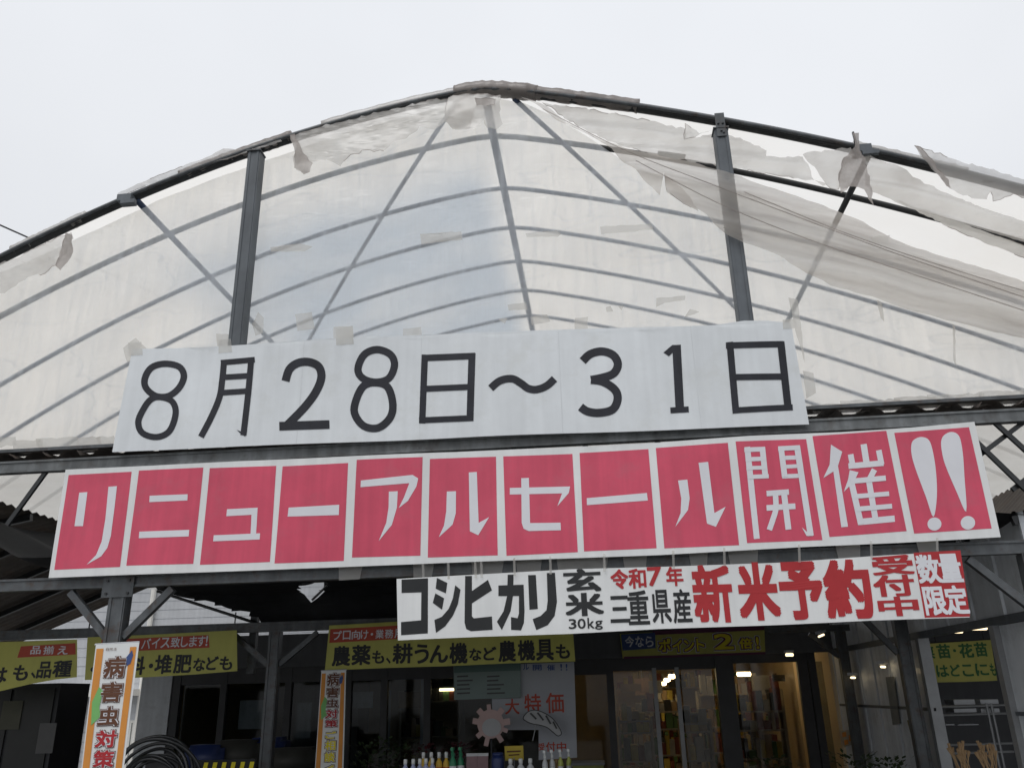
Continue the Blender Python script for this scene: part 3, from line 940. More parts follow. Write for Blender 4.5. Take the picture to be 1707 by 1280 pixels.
lamp(spot(1312, 1119, 17.0), 0.25, (1, 0.5, 0), 'warm lamp deep behind the wide shop window', r=0.03)
lamp((-0.2, 16.2, 2.3), 1.1, (0, 1, 0), 'unseen long warm tube added to light the shop shelves behind the posters', r=0.03, mat=BRIGHT)
lamp((2.4, 15.0, 2.3), 1.1, (0, 1, 0), 'unseen long warm tube added to light the shelves behind the wide window', r=0.03, mat=BRIGHT)
lamp((0.7, 16.5, 2.3), 1.1, (0, 1, 0), 'unseen long warm tube added to light the aisle behind the shop door', r=0.03, mat=BRIGHT)
lamp(spot(745, 1149, 14.0), 0.24, (1, 0.1, 0), 'thin warm lamp shining in the dark window left of the posters', r=0.02)

# sheets and curtains hanging inside the dark windows
for x0_, x1_, y0_, y1_, mt in ((374, 382, 1120, 1225, SIDING), (396, 440, 1166, 1215, PANEL), (492, 520, 1170, 1230, PANEL), (585, 622, 1152, 1180, PANEL), (634, 652, 1150, 1250, SIDING), (700, 712, 1130, 1240, SIDING), (664, 702, 1152, 1180, goods_tan)):
    a_, b_ = spot(x0_, y1_, 13.1), spot(x1_, y0_, 13.1)
    MB().box(a_.x, b_.x, 13.1, 13.11, a_.z, b_.z).build('window_notice', mt, sh)
# goods on shelves inside
SHELFM = paint('shelf_steel', (0.30, 0.27, 0.22), 0.6, 0.1, 4)
goods = [paint('goods_%s' % n, c, 0.6, 0.2, 6) for n, c in (('green', (0.08, 0.16, 0.06)), ('tan', (0.34, 0.24, 0.13)), ('red', (0.16, 0.045, 0.03)), ('white', (0.36, 0.35, 0.32)), ('yellow', (0.42, 0.33, 0.06)), ('dark', (0.04, 0.04, 0.035)))]
def shelf(x0, x1, Y, label, h=1.5):
    t = thing('display_shelf', label, 'shelf', ((x0 + x1) / 2, Y, 0))
    mb = MB()
    for x in (x0, x1):
        mb.box(x - 0.02, x + 0.02, Y, Y + 0.4, 0, h)
    mb.build('upright', SHELFM, t)
    mb = MB()
    zs = [0.2, 0.6, 1.0, h - 0.08]
    for z in zs:
        mb.box(x0 + 0.02, x1 - 0.02, Y, Y + 0.4, z, z + 0.025)
    mb.build('shelf_board', SHELFM, t)
    for mi, mt in enumerate(goods):
        mb = MB()
        for z in zs[:-1] + [zs[-1]]:
            x = x0 + 0.05
            r = random.Random(int(x0 * 100) + int(z * 77) + 5)
            while x < x1 - 0.1:
                w = r.uniform(0.05, 0.13)
                hh = r.uniform(0.10, 0.33)
                if r.randrange(len(goods)) == mi:
                    mb.box(x, x + w * 0.92, Y + 0.03, Y + 0.3, z + 0.026, z + 0.026 + hh)
                else:
                    pass
                x += w
        if mb.v:
            tag(mb.build('packed_goods', mt, t), kind='stuff')
    return t
shelf(fx(1030), fx(1088), 14.0, 'shelf of packets behind the left pane beside the shop door', 1.25)
shelf(fx(1140), fx(1192), 13.9, 'shelf of packets behind the pane right of the shop door', 1.2)
shelf(fx(1232), fx(1330), 14.1, 'wide shelf of packets behind the wide shop window', 1.35)
shelf(fx(1098) + 0.1, fx(1128) + 0.35, 17.6, 'far shelf of dark goods seen through the shop doorway', 1.5)
shelf(fx(640), fx(745), 14.0, 'dim shelf of goods behind the dark window left of the posters', 1.6)
for x, w, z, h_, label in ((1072, 0.28, 1.55, 0.3, 'brown paper notice on the lit wall left of the shop door'), (1312, 0.36, 1.72, 0.16, 'dark brown sign on the lit back wall of the wide window'), (1360, 0.3, 1.5, 0.5, 'pale sheet on the lit wall at the window right edge')):
    o = MB().box(fx(x) * 1.3 - w / 2, fx(x) * 1.3 + w / 2, 17.0, 17.02, z, z + h_).build('wall_notice', paint('notice_brown', (0.16, 0.10, 0.06), 0.7, 0.2, 5))
    tag(o, label, 'notice')
    MB().box(fx(x) * 1.3 - 0.01, fx(x) * 1.3 + 0.01, 17.005, 17.015, z + h_, 2.44).build('hanging_rod', DKGREY, o)

# ------------------------------------------------------------------ right side wall of tall panels
XW = 3.27
pw = thing('panel_wall', 'side wall of tall pale grey panels running back along the right', 'wall', (XW, 9, 0))
def wall_part(y0, y1, z0, z1, name='panel', mat=PANEL, x=XW, th=0.03):
    return MB().box(x, x + th, y0, y1, z0, z1).build(name, mat, pw)
D0, D1, DZ = 7.62, 9.30, 2.06
ys = [6.75, D0]
y = D1
seams = [D1]
while y < YF:
    y += 0.60
    seams.append(min(y, YF))
wall_part(6.75, D0, 0, 2.05)
MB().box(XW + 0.034, XW + 0.05, D1 + 0.1, YF, 0, 2.86).build('backing', DKGREY, pw)
for a, b in zip(seams[:-1], seams[1:]):
    mb = MB().box(XW, XW + 0.03, a + 0.016, b - 0.016, 0, 2.06)
    mb.box(XW - 0.012, XW, a + 0.016, a + 0.045, 0, 2.06)
    mb.build('panel', PANEL, pw)
y = 6.75
while y < YF:
    b = min(y + 0.60, YF)
    MB().box(XW, XW + 0.03, y + 0.016, b - 0.016, 2.125, 2.86).box(XW - 0.012, XW, y + 0.016, y + 0.045, 2.125, 2.86).build('panel', PANEL, pw)
    y = b
wall_part(6.75, YF, 2.055, 2.12, 'rail', POSTM, XW - 0.03, 0.06)
MB().box(XW - 0.02, XW, 6.75, D0, 1.36, 1.39).build('rail', POSTM, pw)
MB().box(XW - 0.02, XW, D1, YF, 1.36, 1.39).build('rail', POSTM, pw)
MB().box(XW - 0.05, XW + 0.06, D0 - 0.09, D0, 0, 2.055).build('door_jamb', ALU, pw)
MB().box(XW - 0.05, XW + 0.06, D1, D1 + 0.09, 0, 2.055).build('door_jamb', ALU, pw)
MB().box(XW - 0.10, XW - 0.05, 11.9, 12.0, 0, 2.0).build('white_pipe', SIDING, pw)
# annexe behind the doorway
an = thing('annexe', 'dark side room seen through the doorway in the right wall', 'room', (6, 10, 0))
mb = MB()
mb.box(3.4, 9.0, 12.6, 12.7, 0, 2.6)
mb.box(8.9, 9.0, 6.8, 12.6, 0, 2.6)
mb.build('wall', FACADE, an)
MB().box(3.31, 9.0, 6.8, 12.7, 2.6, 2.66).build('ceiling', FACADE, an)
WL = glow('lamp_and_reflection_glow', (1.0, 0.80, 0.50), 2.2)
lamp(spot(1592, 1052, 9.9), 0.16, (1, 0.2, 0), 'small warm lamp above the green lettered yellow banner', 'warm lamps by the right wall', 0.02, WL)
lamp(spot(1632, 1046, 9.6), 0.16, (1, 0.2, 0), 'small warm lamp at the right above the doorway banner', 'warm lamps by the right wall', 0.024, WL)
lamp(spot(1422, 1129, 11.6), 0.16, (0.6, 1, 0.0), 'small glowing tube imitating a shop light reflected in the wall just right of the white pipe', 'warm lamps by the right wall', 0.013, WL)  # added glow: this and the next two imitate shop lights reflected in the wall
lamp(spot(1472, 1111, 10.4), 0.16, (0.6, 1, 0.0), 'small glowing tube imitating a shop light reflected in the wall, second along from the white pipe', 'warm lamps by the right wall', 0.013, WL)
lamp(spot(1511, 1118, 9.75), 0.08, (0.6, 1, 0.0), 'tiny glowing tube imitating a shop light reflected in the wall next to the doorway column', 'warm lamps by the right wall', 0.012, WL)
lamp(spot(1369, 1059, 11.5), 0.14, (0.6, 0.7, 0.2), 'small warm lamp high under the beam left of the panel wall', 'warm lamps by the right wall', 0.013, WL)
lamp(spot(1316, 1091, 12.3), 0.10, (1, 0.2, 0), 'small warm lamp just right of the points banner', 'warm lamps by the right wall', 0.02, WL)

# ------------------------------------------------------------------ lettering helpers
FONT = bpy.data.fonts.load('<builtin>')
GCACHE = {}
def glyph_mesh(ch, bold):
    key = (ch, bold)
    if key in GCACHE:
        return GCACHE[key]
    c = bpy.data.curves.new('glyph', 'FONT')
    c.font = FONT
    c.body = ch
    c.fill_mode = 'FRONT'
    c.resolution_u = 4
    c.offset = bold
    o = bpy.data.objects.new('glyph', c)
    COL.objects.link(o)
    bpy.context.view_layer.update()
    dg = bpy.context.evaluated_depsgraph_get()
    me = o.evaluated_get(dg).to_mesh()
    vs = [v.co.copy() for v in me.vertices]
    fs = [tuple(p.vertices) for p in me.polygons]
    bpy.data.objects.remove(o)
    bpy.data.curves.remove(c)
    x0 = min(v.x for v in vs); x1 = max(v.x for v in vs)
    y0 = min(v.y for v in vs); y1 = max(v.y for v in vs)
    r = ([((v.x - x0) / max(1e-6, x1 - x0), (v.y - y0) / max(1e-6, y1 - y0)) for v in vs], fs)
    GCACHE[key] = r
    return r

class Sheet2D:
    """a cloth or paper sheet hanging in a frontal plane; lettering follows its slight waves"""
    def __init__(s, Y, amp=0.012, fx_=0.7, seed=0.0):
        s.Y, s.amp, s.fx, s.seed = Y, amp, fx_, seed
    def wob(s, x, z):
        return s.amp * (math.sin(x * s.fx * 2 * math.pi / 1.0 + s.seed) * 0.6 + math.sin(x * s.fx * 3.7 + z * 3 + s.seed * 2) * 0.4 + 0.5 * noise.noise(Vector((x * 0.9, z * 1.1, s.seed))))
    def at(s, p, lift):
        return Vector((p.x, s.Y - lift + s.wob(p.x, p.z), p.z))
    def base(s, loop, name, mat, parent, maxlen=0.09, thick=0.0):
        return sheet(name, loop, mat, parent, maxlen, lambda p: s.at(p, 0.0))
    def polys(s, loops, name, mat, parent, lift=0.002, maxlen=0.1, step=0.0003):
        bm = bmesh.new()
        for k, lp in enumerate(loops):
            b2 = bmesh.new()
            fill(b2, lp, maxlen)
            for v in b2.verts:
                v.co = s.at(v.co, lift + step * (k % 6))
            me = bpy.data.meshes.new('tmp')
            b2.to_mesh(me)
            b2.free()
            bm.from_mesh(me)
            bpy.data.meshes.remove(me)
        me = bpy.data.meshes.new(name)
        bm.to_mesh(me)
        bm.free()
        return link(name, me, mat, parent)
    def text(s, items, name, mat, parent, bold=0.02, lift=0.0026):
        """items: (char, x0, x1, y0, y1) in photo pixels"""
        mb = MB()
        for ch, x0, x1, y0, y1 in items:
            a = spot(x0, (y0 + y1) / 2, s.Y)
            b = spot(x1, (y0 + y1) / 2, s.Y)
            t = spot((x0 + x1) / 2, y0, s.Y)
            u = spot((x0 + x1) / 2, y1, s.Y)
            # verticals lean with the view, so the box is centred on t..u
            cxm = (t.x + u.x) / 2
            w = (b - a).x
            hgt = t.z - u.z
            if ch == '・':
                mid = (t.z + u.z) / 2
                hgt = w
                u = Vector((u.x, u.y, mid - w / 2))
            vs, fs = glyph_mesh(ch, 0.0)
            r = max(0.0, bold)
            sh = [(0.0, 0.0)]
            if r > 0.004:
                sh += [(r * a_, r * b_) for a_, b_ in ((1, 0), (1, 1), (0, 1), (-1, 1), (-1, 0), (-1, -1), (0, -1), (1, -1))]
                if r > 0.05:
                    sh += [(0.5 * r * math.cos(q * math.pi / 3), 0.5 * r * math.sin(q * math.pi / 3)) for q in range(6)]
            for n_, (sx, sz) in enumerate(sh):
                mb.add([s.at(Vector((cxm + ((gx - 0.5) * (1 - 2 * r) + sx) * w, s.Y, u.z + hgt * ((gy - 0.5) * (1 - 2 * r) + 0.5 + sz))), lift + 0.00012 * n_) for gx, gy in vs], fs)
        return mb.build(name, mat, parent)

def stroke(pts, w, closed=False, n=5, smooth=True):
    """outline(s) of a pen stroke given in 2-D"""
    P = [Vector((p[0], p[1])) for p in pts]
    if smooth and len(P) > 2:
        L = smooth_line(P, n, closed)
    else:
        L = [P[i].lerp(P[i + 1], j / 8) for i in range(len(P) - 1) for j in range(8)] + [P[-1]]
    k = len(L)
    lo, ro = [], []
    for i in range(k):
        if closed:
            d = L[(i + 1) % k] - L[i - 1]
        else:
            d = L[min(i + 1, k - 1)] - L[max(i - 1, 0)]
        d.normalize()
        nrm = Vector((-d.y, d.x)) * (w / 2)
        lo.append(L[i] + nrm)
        ro.append(L[i] - nrm)
    quads = []
    for i in range(k if closed else k - 1):
        j = (i + 1) % k
        quads.append([lo[i], lo[j], ro[j], ro[i]])
    return quads

def loops_px(o, sc, loops):
    return [[(o[0] + p[0] * sc, o[1] + p[1] * sc) for p in lp] for lp in loops]

def put(S, o, sc, name, mat, parent, strokes=(), polys=(), lift=0.0026, ellipses=()):
    """strokes: (pts, width, closed, smooth); all in zoomed pixel coordinates"""
    mb = MB()
    lv = 0
    for st in strokes:
        pts, w = st[0], st[1]
        closed = st[2] if len(st) > 2 else False
        sm = st[3] if len(st) > 3 else True
        q = stroke(pts, w, closed, 5, sm)
        n = len(q)
        L = [[], []]
        for quad in q:
            for k_, idx in ((0, 0), (1, 3)):
                L[k_].append(quad[idx])
        if not closed:
            L[0].append(q[-1][1]); L[1].append(q[-1][2])
        pts3 = []
        for row in L:
            for p in row:
                w3 = spot(o[0] + p.x * sc, o[1] + p.y * sc, S.Y)
                pts3.append(S.at(w3, lift + 0.0003 * lv))
        m_ = len(L[0])
        fs = []
        for i in range(m_ if closed else m_ - 1):
            j = (i + 1) % m_
            fs.append((i, j, m_ + j, m_ + i))
        mb.add(pts3, fs)
        lv = (lv + 1) % 9
    for lp in list(polys) + [[(cx_ + rx * math.cos(t * math.pi / 12), cy_ + ry * math.sin(t * math.pi / 12)) for t in range(24)] for cx_, cy_, rx, ry in ellipses]:
        l3 = [spot(o[0] + p[0] * sc, o[1] + p[1] * sc, S.Y) for p in lp]
        b2 = bmesh.new()
        fill(b2, l3, 0.12)
        b2.verts.index_update()
        mb.add([S.at(v.co, lift + 0.0003 * lv) for v in b2.verts], [tuple(v.index for v in f_.verts) for f_ in b2.faces])
        b2.free()
        lv = (lv + 1) % 9
    return mb.build(name, mat, parent)

# ------------------------------------------------------------------ date banner
S1 = Sheet2D(6.345, 0.018, 0.55, 0.4)
db = thing('date_banner', 'white paper banner with hand inked black date digits at the foot of the plastic gable', 'banner', (-1.2, 6.345, 4.1))
top = [(221, 582), (300, 579), (380, 575), (480, 570), (600, 562), (760, 556), (900, 551), (1000, 546), (1060, 544), (1130, 544), (1190, 543), (1240, 536), (1280, 536), (1318, 539)]
bot = [(1349, 707), (1200, 713), (1000, 721), (800, 728), (600, 736), (400, 744), (188, 754)]
S1.base([spot(x, y, S1.Y) for x, y in top + bot], 'paper', DATEW, db)
for x0_, x1_, y0_, y1_ in ((362, 384, 566, 586), (214, 236, 572, 592), (560, 588, 548, 574), (1304, 1326, 534, 548)):
    S1.polys([[spot(x, y, S1.Y) for x, y in rag([(x0_, y0_), (x1_, y0_ - 2), (x1_ + 2, y1_), (x0_ + 1, y1_ + 2)], 0.8, 8)]], 'tape_patch', TAPE, db, 0.004)
SEAM = paint('paper_seam', (0.71, 0.74, 0.76), 0.55, 0.1, 3)
for xs_ in (507, 702, 930, 1150):
    y0_, y1_ = 571 - (xs_ - 480) * 0.042, 741 - (xs_ - 480) * 0.041
    S1.polys([[spot(xs_, y0_ + 1, S1.Y), spot(xs_ + 1.3, y0_ + 1, S1.Y), spot(xs_ - (xs_ - 775) * -0.0 + 1.3 + (xs_ - 775) * 0.05, y1_ - 1, S1.Y), spot(xs_ + (xs_ - 775) * 0.05, y1_ - 1, S1.Y)]], 'paper_seam', SEAM, db, 0.0012)
a, k = (180, 540), 400 / 1707
put(S1, a, k, 'digit', INK, db, [([(400, 281), (500, 300), (536, 365), (505, 450), (430, 512), (340, 512), (272, 455), (265, 385), (310, 310)], 46, True), ([(370, 520), (455, 550), (482, 635), (440, 760), (350, 805), (250, 778), (220, 700), (255, 610), (305, 540)], 44, True)])
put(S1, a, k, 'character', INK, db, [([(797, 271), (1042, 252)], 40, False, False), ([(820, 262), (808, 400), (790, 520), (735, 660), (662, 803)], 44), ([(1017, 240), (995, 500), (965, 792)], 44), ([(800, 376), (1005, 366)], 40, False, False), ([(800, 487), (995, 475)], 40, False, False)], [[(915, 752), (945, 765), (975, 770), (980, 802), (950, 784)]])
put(S1, a, k, 'digit', INK, db, [([(1263, 406), (1290, 325), (1350, 280), (1430, 272), (1500, 305), (1518, 380), (1480, 480), (1400, 590), (1280, 715)], 58), ([(1220, 728), (1575, 714)], 62, False, False)])
a = (560, 540)
put(S1, a, k, 'digit', INK, db, [([(290, 182), (385, 215), (416, 290), (375, 385), (280, 412), (190, 385), (156, 320), (200, 220)], 52, True), ([(275, 415), (365, 445), (402, 560), (385, 660), (300, 735), (195, 722), (130, 630), (145, 530), (195, 440)], 54, True)])
put(S1, a, k, 'character', INK, db, [([(633, 218), (612, 705)], 46, False, False), ([(970, 212), (955, 692)], 50, False, False), ([(612, 243), (992, 232)], 46, False, False), ([(590, 683), (980, 672)], 42, False, False), ([(640, 461), (950, 452)], 42, False, False)])
put(S1, a, k, 'wave_dash', INK, db, [([(1103, 463), (1170, 410), (1255, 396), (1320, 430), (1370, 465), (1430, 472), (1500, 445), (1556, 394)], 54)])
a, k = (940, 520), 420 / 1707
put(S1, a, k, 'digit', INK, db, [([(127, 332), (180, 283), (260, 264), (335, 290), (366, 352), (335, 415), (255, 445), (183, 460)], 56), ([(183, 460), (265, 472), (345, 525), (364, 590), (330, 660), (240, 684), (160, 675), (113, 645)], 56)])
put(S1, a, k, 'digit', INK, db, [([(763, 222), (786, 660)], 58, False, False), ([(722, 665), (846, 658)], 40, False, False)], [[(675, 272), (735, 222), (770, 222), (760, 250), (712, 298)]])
put(S1, a, k, 'character', INK, db, [([(1122, 208), (1166, 688)], 46, False, False), ([(1467, 205), (1520, 665)], 50, False, False), ([(1096, 232), (1484, 222)], 42, False, False), ([(1142, 668), (1550, 646)], 40, False, False), ([(1140, 444), (1480, 440)], 42, False, False)])

# ------------------------------------------------------------------ big red sale banner
S2 = Sheet2D(6.325, 0.018, 0.42, 1.7)
sb = thing('sale_banner', 'long white banner with twelve faded red panels and white cut letters', 'banner', (-0.75, 6.335, 3.05))
top = [(108, 782), (250, 776), (400, 768), (600, 760), (760, 754), (900, 746), (1100, 737), (1250, 727), (1400, 720), (1520, 712), (1624, 703)]
bot = [(1668, 895), (1500, 904), (1350, 911), (1100, 925), (900, 932), (700, 940), (500, 947), (300, 955), (81, 963)]
S2.base([spot(x, y, S2.Y) for x, y in top + bot], 'cloth', WHITE, sb)
Z4, Z5, Z6 = ((70, 750), 520 / 1707), ((570, 720), 540 / 1707), ((1080, 690), 600 / 1707)
panels = [(Z4, [(142, 135), (490, 118), (432, 640), (68, 655)]), (Z4, [(530, 112), (882, 95), (828, 622), (466, 633)]), (Z4, [(917, 98), (1280, 85), (1243, 610), (864, 627)]), (Z4, [(1315, 88), (1677, 72), (1650, 605), (1268, 618)]),
          (Z5, [(80, 148), (428, 135), (415, 652), (52, 660)]), (Z5, [(466, 145), (812, 130), (822, 650), (454, 662)]), (Z5, [(850, 128), (1214, 112), (1243, 632), (868, 652)]), (Z5, [(1252, 107), (1615, 88), (1658, 612), (1276, 628)]),
          (Z6, [(38, 160), (378, 138), (432, 622), (78, 637)]), (Z6, [(415, 132), (750, 120), (828, 597), (470, 612)]), (Z6, [(780, 105), (1132, 78), (1230, 553), (862, 582)]), (Z6, [(1170, 88), (1522, 63), (1630, 542), (1266, 565)])]
def SM(pts):
    return [(p.x, p.y) for p in smooth_line(pts, 4, True)]
letters = [
    ([], [[(202, 232), (247, 229), (225, 416), (178, 416)], [(363, 200), (410, 197), (395, 340), (380, 470), (362, 535), (328, 582), (247, 628), (300, 575), (330, 500), (348, 380)]]),
    ([], [[(590, 250), (797, 241), (795, 275), (588, 285)], [(536, 447), (806, 436), (803, 472), (533, 483)]]),
    ([], [[(1010, 322), (1177, 313), (1167, 470), (1137, 470), (1143, 352), (1006, 360)], [(938, 465), (1190, 453), (1187, 487), (935, 498)]]),
    ([], [[(1347, 313), (1627, 299), (1624, 355), (1341, 362)]]),
    ([], [[(102, 257), (375, 229), (405, 247), (395, 290), (350, 365), (302, 402), (330, 345), (358, 272), (100, 292)], [(250, 316), (297, 314), (292, 400), (265, 490), (195, 574), (235, 480), (248, 400)]]),
    ([], [[(555, 316), (603, 314), (602, 430), (585, 490), (512, 556), (540, 495), (552, 420)], [(670, 215), (712, 212), (722, 480), (777, 450), (720, 545), (676, 525)]]),
    ([], [[(885, 295), (1202, 285), (1195, 320), (1135, 390), (1160, 322), (885, 330)], [(945, 243), (985, 241), (992, 480), (1152, 477), (1154, 517), (985, 522), (958, 510), (948, 480)]]),
    ([], [[(1290, 347), (1607, 320), (1612, 360), (1291, 384)]]),
    ([], [[(143, 315), (187, 311), (198, 400), (190, 455), (130, 535), (155, 470), (158, 400)], [(240, 232), (285, 228), (315, 470), (368, 440), (322, 535), (280, 520)]]),
    ([([(470, 158), (516, 592)], 28, False, False), ([(541, 158), (557, 305)], 27, False, False), ([(456, 172), (555, 168)], 22, False, False), ([(462, 217), (558, 213)], 20, False, False), ([(466, 258), (562, 255)], 18, False, False), ([(472, 300), (572, 296)], 20, False, False),
      ([(706, 153), (772, 577)], 29, False, False), ([(630, 163), (648, 300)], 27, False, False), ([(616, 166), (720, 160)], 22, False, False), ([(624, 210), (725, 206)], 20, False, False), ([(630, 252), (730, 246)], 18, False, False), ([(636, 297), (738, 292)], 20, False, False),
      ([(562, 378), (668, 370)], 26, False, False), ([(562, 446), (699, 437)], 27, False, False), ([(604, 378), (606, 450), (592, 500), (575, 550)], 26), ([(644, 370), (666, 548)], 28, False, False)], [[(730, 538), (758, 562), (785, 578), (752, 578)]]),
    ([([(962, 190), (974, 250)], 27, False, False), ([(1024, 142), (1040, 240)], 30, False, False), ([(1096, 170), (1110, 238)], 27, False, False), ([(952, 246), (1119, 231)], 27, False, False), ([(968, 330), (1012, 522)], 29, False, False), ([(1076, 262), (1050, 312)], 27, False, False),
      ([(962, 318), (1130, 302)], 25, False, False), ([(978, 390), (1146, 376)], 22, False, False), ([(988, 450), (1160, 435)], 23, False, False), ([(998, 511), (1173, 494)], 30, False, False), ([(1048, 305), (1082, 502)], 28, False, False)],
     [[(868, 145), (922, 178), (902, 245), (950, 533), (918, 536), (880, 272), (832, 303), (862, 240)], [(958, 265), (1000, 275), (978, 320), (930, 368), (950, 310)]]),
    ([], [SM(p_) for p_ in [[(1250, 150), (1262, 122), (1298, 108), (1335, 125), (1355, 190), (1368, 280), (1372, 390), (1356, 486), (1320, 390), (1275, 270), (1254, 200)], [(1391, 130), (1405, 100), (1440, 85), (1475, 105), (1492, 180), (1501, 300), (1510, 462), (1465, 370), (1412, 245), (1395, 180)]]], [(1361, 520, 33, 31), (1518, 515, 34, 32)]),
]
for (z, q), lt in zip(panels, letters):
    o, sc = z
    pan = S2.polys([[spot(o[0] + x * sc, o[1] + y * sc, S2.Y) for x, y in q]], 'red_panel', REDP, sb, 0.0014)
    put(S2, o, sc, 'letter', LETW, pan, lt[0], lt[1], 0.0028, lt[2] if len(lt) > 2 else ())

# ------------------------------------------------------------------ rice banner
S3 = Sheet2D(6.325, 0.018, 0.5, 3.1)
kb = thing('rice_banner', 'white banner with black katakana and red kanji hung below the sale banner', 'banner', (0.5, 6.33, 2.27))
q = [(662, 965), (780, 958), (950, 948), (1120, 944), (1300, 937), (1450, 927), (1597, 919), (1615, 1029), (1450, 1034), (1300, 1041), (1100, 1048), (950, 1056), (800, 1061), (664, 1067)]
S3.base([spot(x, y, S3.Y) for x, y in q], 'cloth', WHITE, kb)
o, sc = (650, 910), 330 / 1707
kata = [[[(105, 290), (332, 278), (330, 752), (100, 768), (100, 655), (272, 640), (275, 400), (105, 405)]],
        [[(408, 275), (497, 318), (485, 408), (398, 368)], [(395, 408), (470, 450), (452, 548), (373, 490)], [(565, 338), (610, 375), (588, 500), (545, 600), (480, 690), (400, 748), (387, 636), (450, 610), (510, 540), (545, 450)]],
        [[(650, 258), (708, 256), (708, 605), (725, 622), (880, 605), (885, 720), (700, 733), (660, 715), (645, 660)], [(690, 400), (845, 290), (880, 380), (690, 505)]],
        [[(935, 338), (1152, 330), (1160, 560), (1155, 660), (1130, 725), (1045, 720), (1043, 610), (1100, 620), (1112, 580), (1112, 428), (935, 430)], [(1015, 245), (1065, 243), (1062, 420), (1040, 560), (965, 722), (923, 650), (980, 560), (1010, 430)]],
        [[(1190, 248), (1257, 246), (1275, 540), (1203, 547)], [(1352, 230), (1422, 227), (1440, 480), (1420, 600), (1360, 680), (1262, 722), (1230, 628), (1300, 600), (1350, 550), (1360, 470)]]]
for kk in kata:
    put(S3, o, sc, 'letter', BLACKP, kb, (), kk, 0.002)
def zb(o, s, items):
    return [(c, o[0] + x0 * s, o[0] + x1 * s, o[1] + y0 * s, o[1] + y1 * s) for c, x0, x1, y0, y1 in items]
o, s = (930, 900), 340 / 1707
S3.text(zb(o, s, [('玄', 45, 360, 238, 432), ('米', 60, 383, 440, 634)]), 'black_lettering', BLACKP, kb, 0.035)
S3.text(zb(o, s, [('3', 90, 155, 658, 742), ('0', 165, 232, 656, 740), ('k', 248, 305, 648, 738), ('g', 310, 375, 672, 748)]), 'black_lettering', BLACKP, kb, 0.02)
S3.text(zb(o, s, [('令', 440, 590, 243, 410), ('和', 590, 738, 238, 405), ('7', 748, 868, 225, 385), ('年', 905, 1048, 222, 385)]), 'red_lettering', RED, kb, 0.03)
S3.text(zb(o, s, [('三', 435, 600, 465, 690), ('重', 585, 762, 420, 708), ('県', 785, 945, 415, 696), ('産', 960, 1117, 408, 695)]), 'black_lettering', BLACKP, kb, 0.02)
S3.text(zb(o, s, [('新', 1128, 1462, 205, 692)]), 'red_lettering', RED, kb, 0.034)
o, s = (1174, 880), 0.3125
S3.text(zb(o, s, [('米', 178, 398, 180, 492), ('予', 403, 636, 175, 488), ('約', 640, 890, 165, 485)]), 'red_lettering', RED, kb, 0.040)
S3.text(zb(o, s, [('受', 890, 1112, 145, 250), ('付', 900, 1118, 250, 365), ('中', 925, 1140, 365, 470)]), 'red_lettering', RED, kb, 0.032)
rb = S3.polys([[spot(o[0] + x * s, o[1] + y * s, S3.Y) for x, y in ((1112, 133), (1362, 120), (1412, 472), (1172, 478))]], 'red_box', RED, kb, 0.0014)
S3.text(zb(o, s, [('数', 1128, 1252, 142, 297), ('量', 1246, 1366, 138, 292), ('限', 1166, 1284, 312, 466), ('定', 1278, 1400, 306, 462)]), 'white_lettering', LETW, rb, 0.03, 0.003)
# clear tape ties above the rice banner
for x in (703, 745, 790, 800, 855, 915, 1005, 1120, 1205, 1330, 1450, 1560):
    yb = 963 - (x - 662) * 0.048
    sheet('tie', [spot(x, yb - 24, 6.318), spot(x + 4, yb - 24, 6.318), spot(x + 5, yb + 6, 6.312), spot(x + 1, yb + 6, 6.312)], TAPE, kb, 0.2)

# ------------------------------------------------------------------ yellow banners on the second frame
def yellow(quad, Y, label, name='yellow_banner', seed=0.0, amp=0.02):
    t = thing(name, label, 'banner', spot(sum(p[0] for p in quad) / len(quad), sum(p[1] for p in quad) / len(quad), Y))
    S = Sheet2D(Y, amp, 0.6, seed)
    S.base([spot(x, y, Y) for x, y in quad], 'cloth', YEL, t, 0.12)
    return t, S
def quadpoly(S, pts): return [spot(x, y, S.Y) for x, y in pts]
t, S = yellow([(548, 1042), (660, 1036), (800, 1031), (953, 1025), (959, 1102), (850, 1105), (740, 1110), (640, 1113), (541, 1117)], 9.36, 'yellow banner with a red strip and black lettering below the rice banner', seed=0.3)
S.polys([quadpoly(S, [(550, 1048), (900, 1030), (902, 1052), (548, 1071)])], 'red_strip', DIMRED, t, 0.0012)
o, s = (500, 880), 0.3125
S.text([(c, x, x + w, 1051 - (x - 555) * 0.03, 1066 - (x - 555) * 0.03) for c, x, w in (('プ', 555, 14), ('ロ', 571, 13), ('向', 586, 14), ('け', 601, 13), ('・', 618, 4), ('業', 626, 14), ('務', 642, 14), ('用', 658, 14))], 'white_lettering', LETW, t, 0.015)
S.text(zb(o, s, [('農', 170, 268, 628, 735), ('薬', 275, 377, 622, 730), ('も', 385, 450, 652, 722), ('、', 460, 485, 690, 722), ('耕', 495, 602, 615, 722), ('う', 612, 688, 618, 722), ('ん', 692, 790, 622, 718), ('機', 797, 893, 610, 722), ('な', 903, 968, 640, 706), ('ど', 978, 1048, 632, 704), ('農', 1058, 1152, 600, 712), ('機', 1162, 1254, 596, 706), ('具', 1260, 1354, 592, 706), ('も', 1365, 1440, 618, 696)]), 'black_lettering', BLACKP, t, 0.03)
t, S = yellow([(147, 1062), (260, 1057), (395, 1050), (396, 1118), (320, 1124), (230, 1129), (142, 1133)], 9.34, 'yellow banner about compost with its left end behind the orange striped flag', seed=1.9)
S.polys([quadpoly(S, [(170, 1066), (348, 1058), (350, 1079), (170, 1087)])], 'red_strip', DIMRED, t, 0.0012)
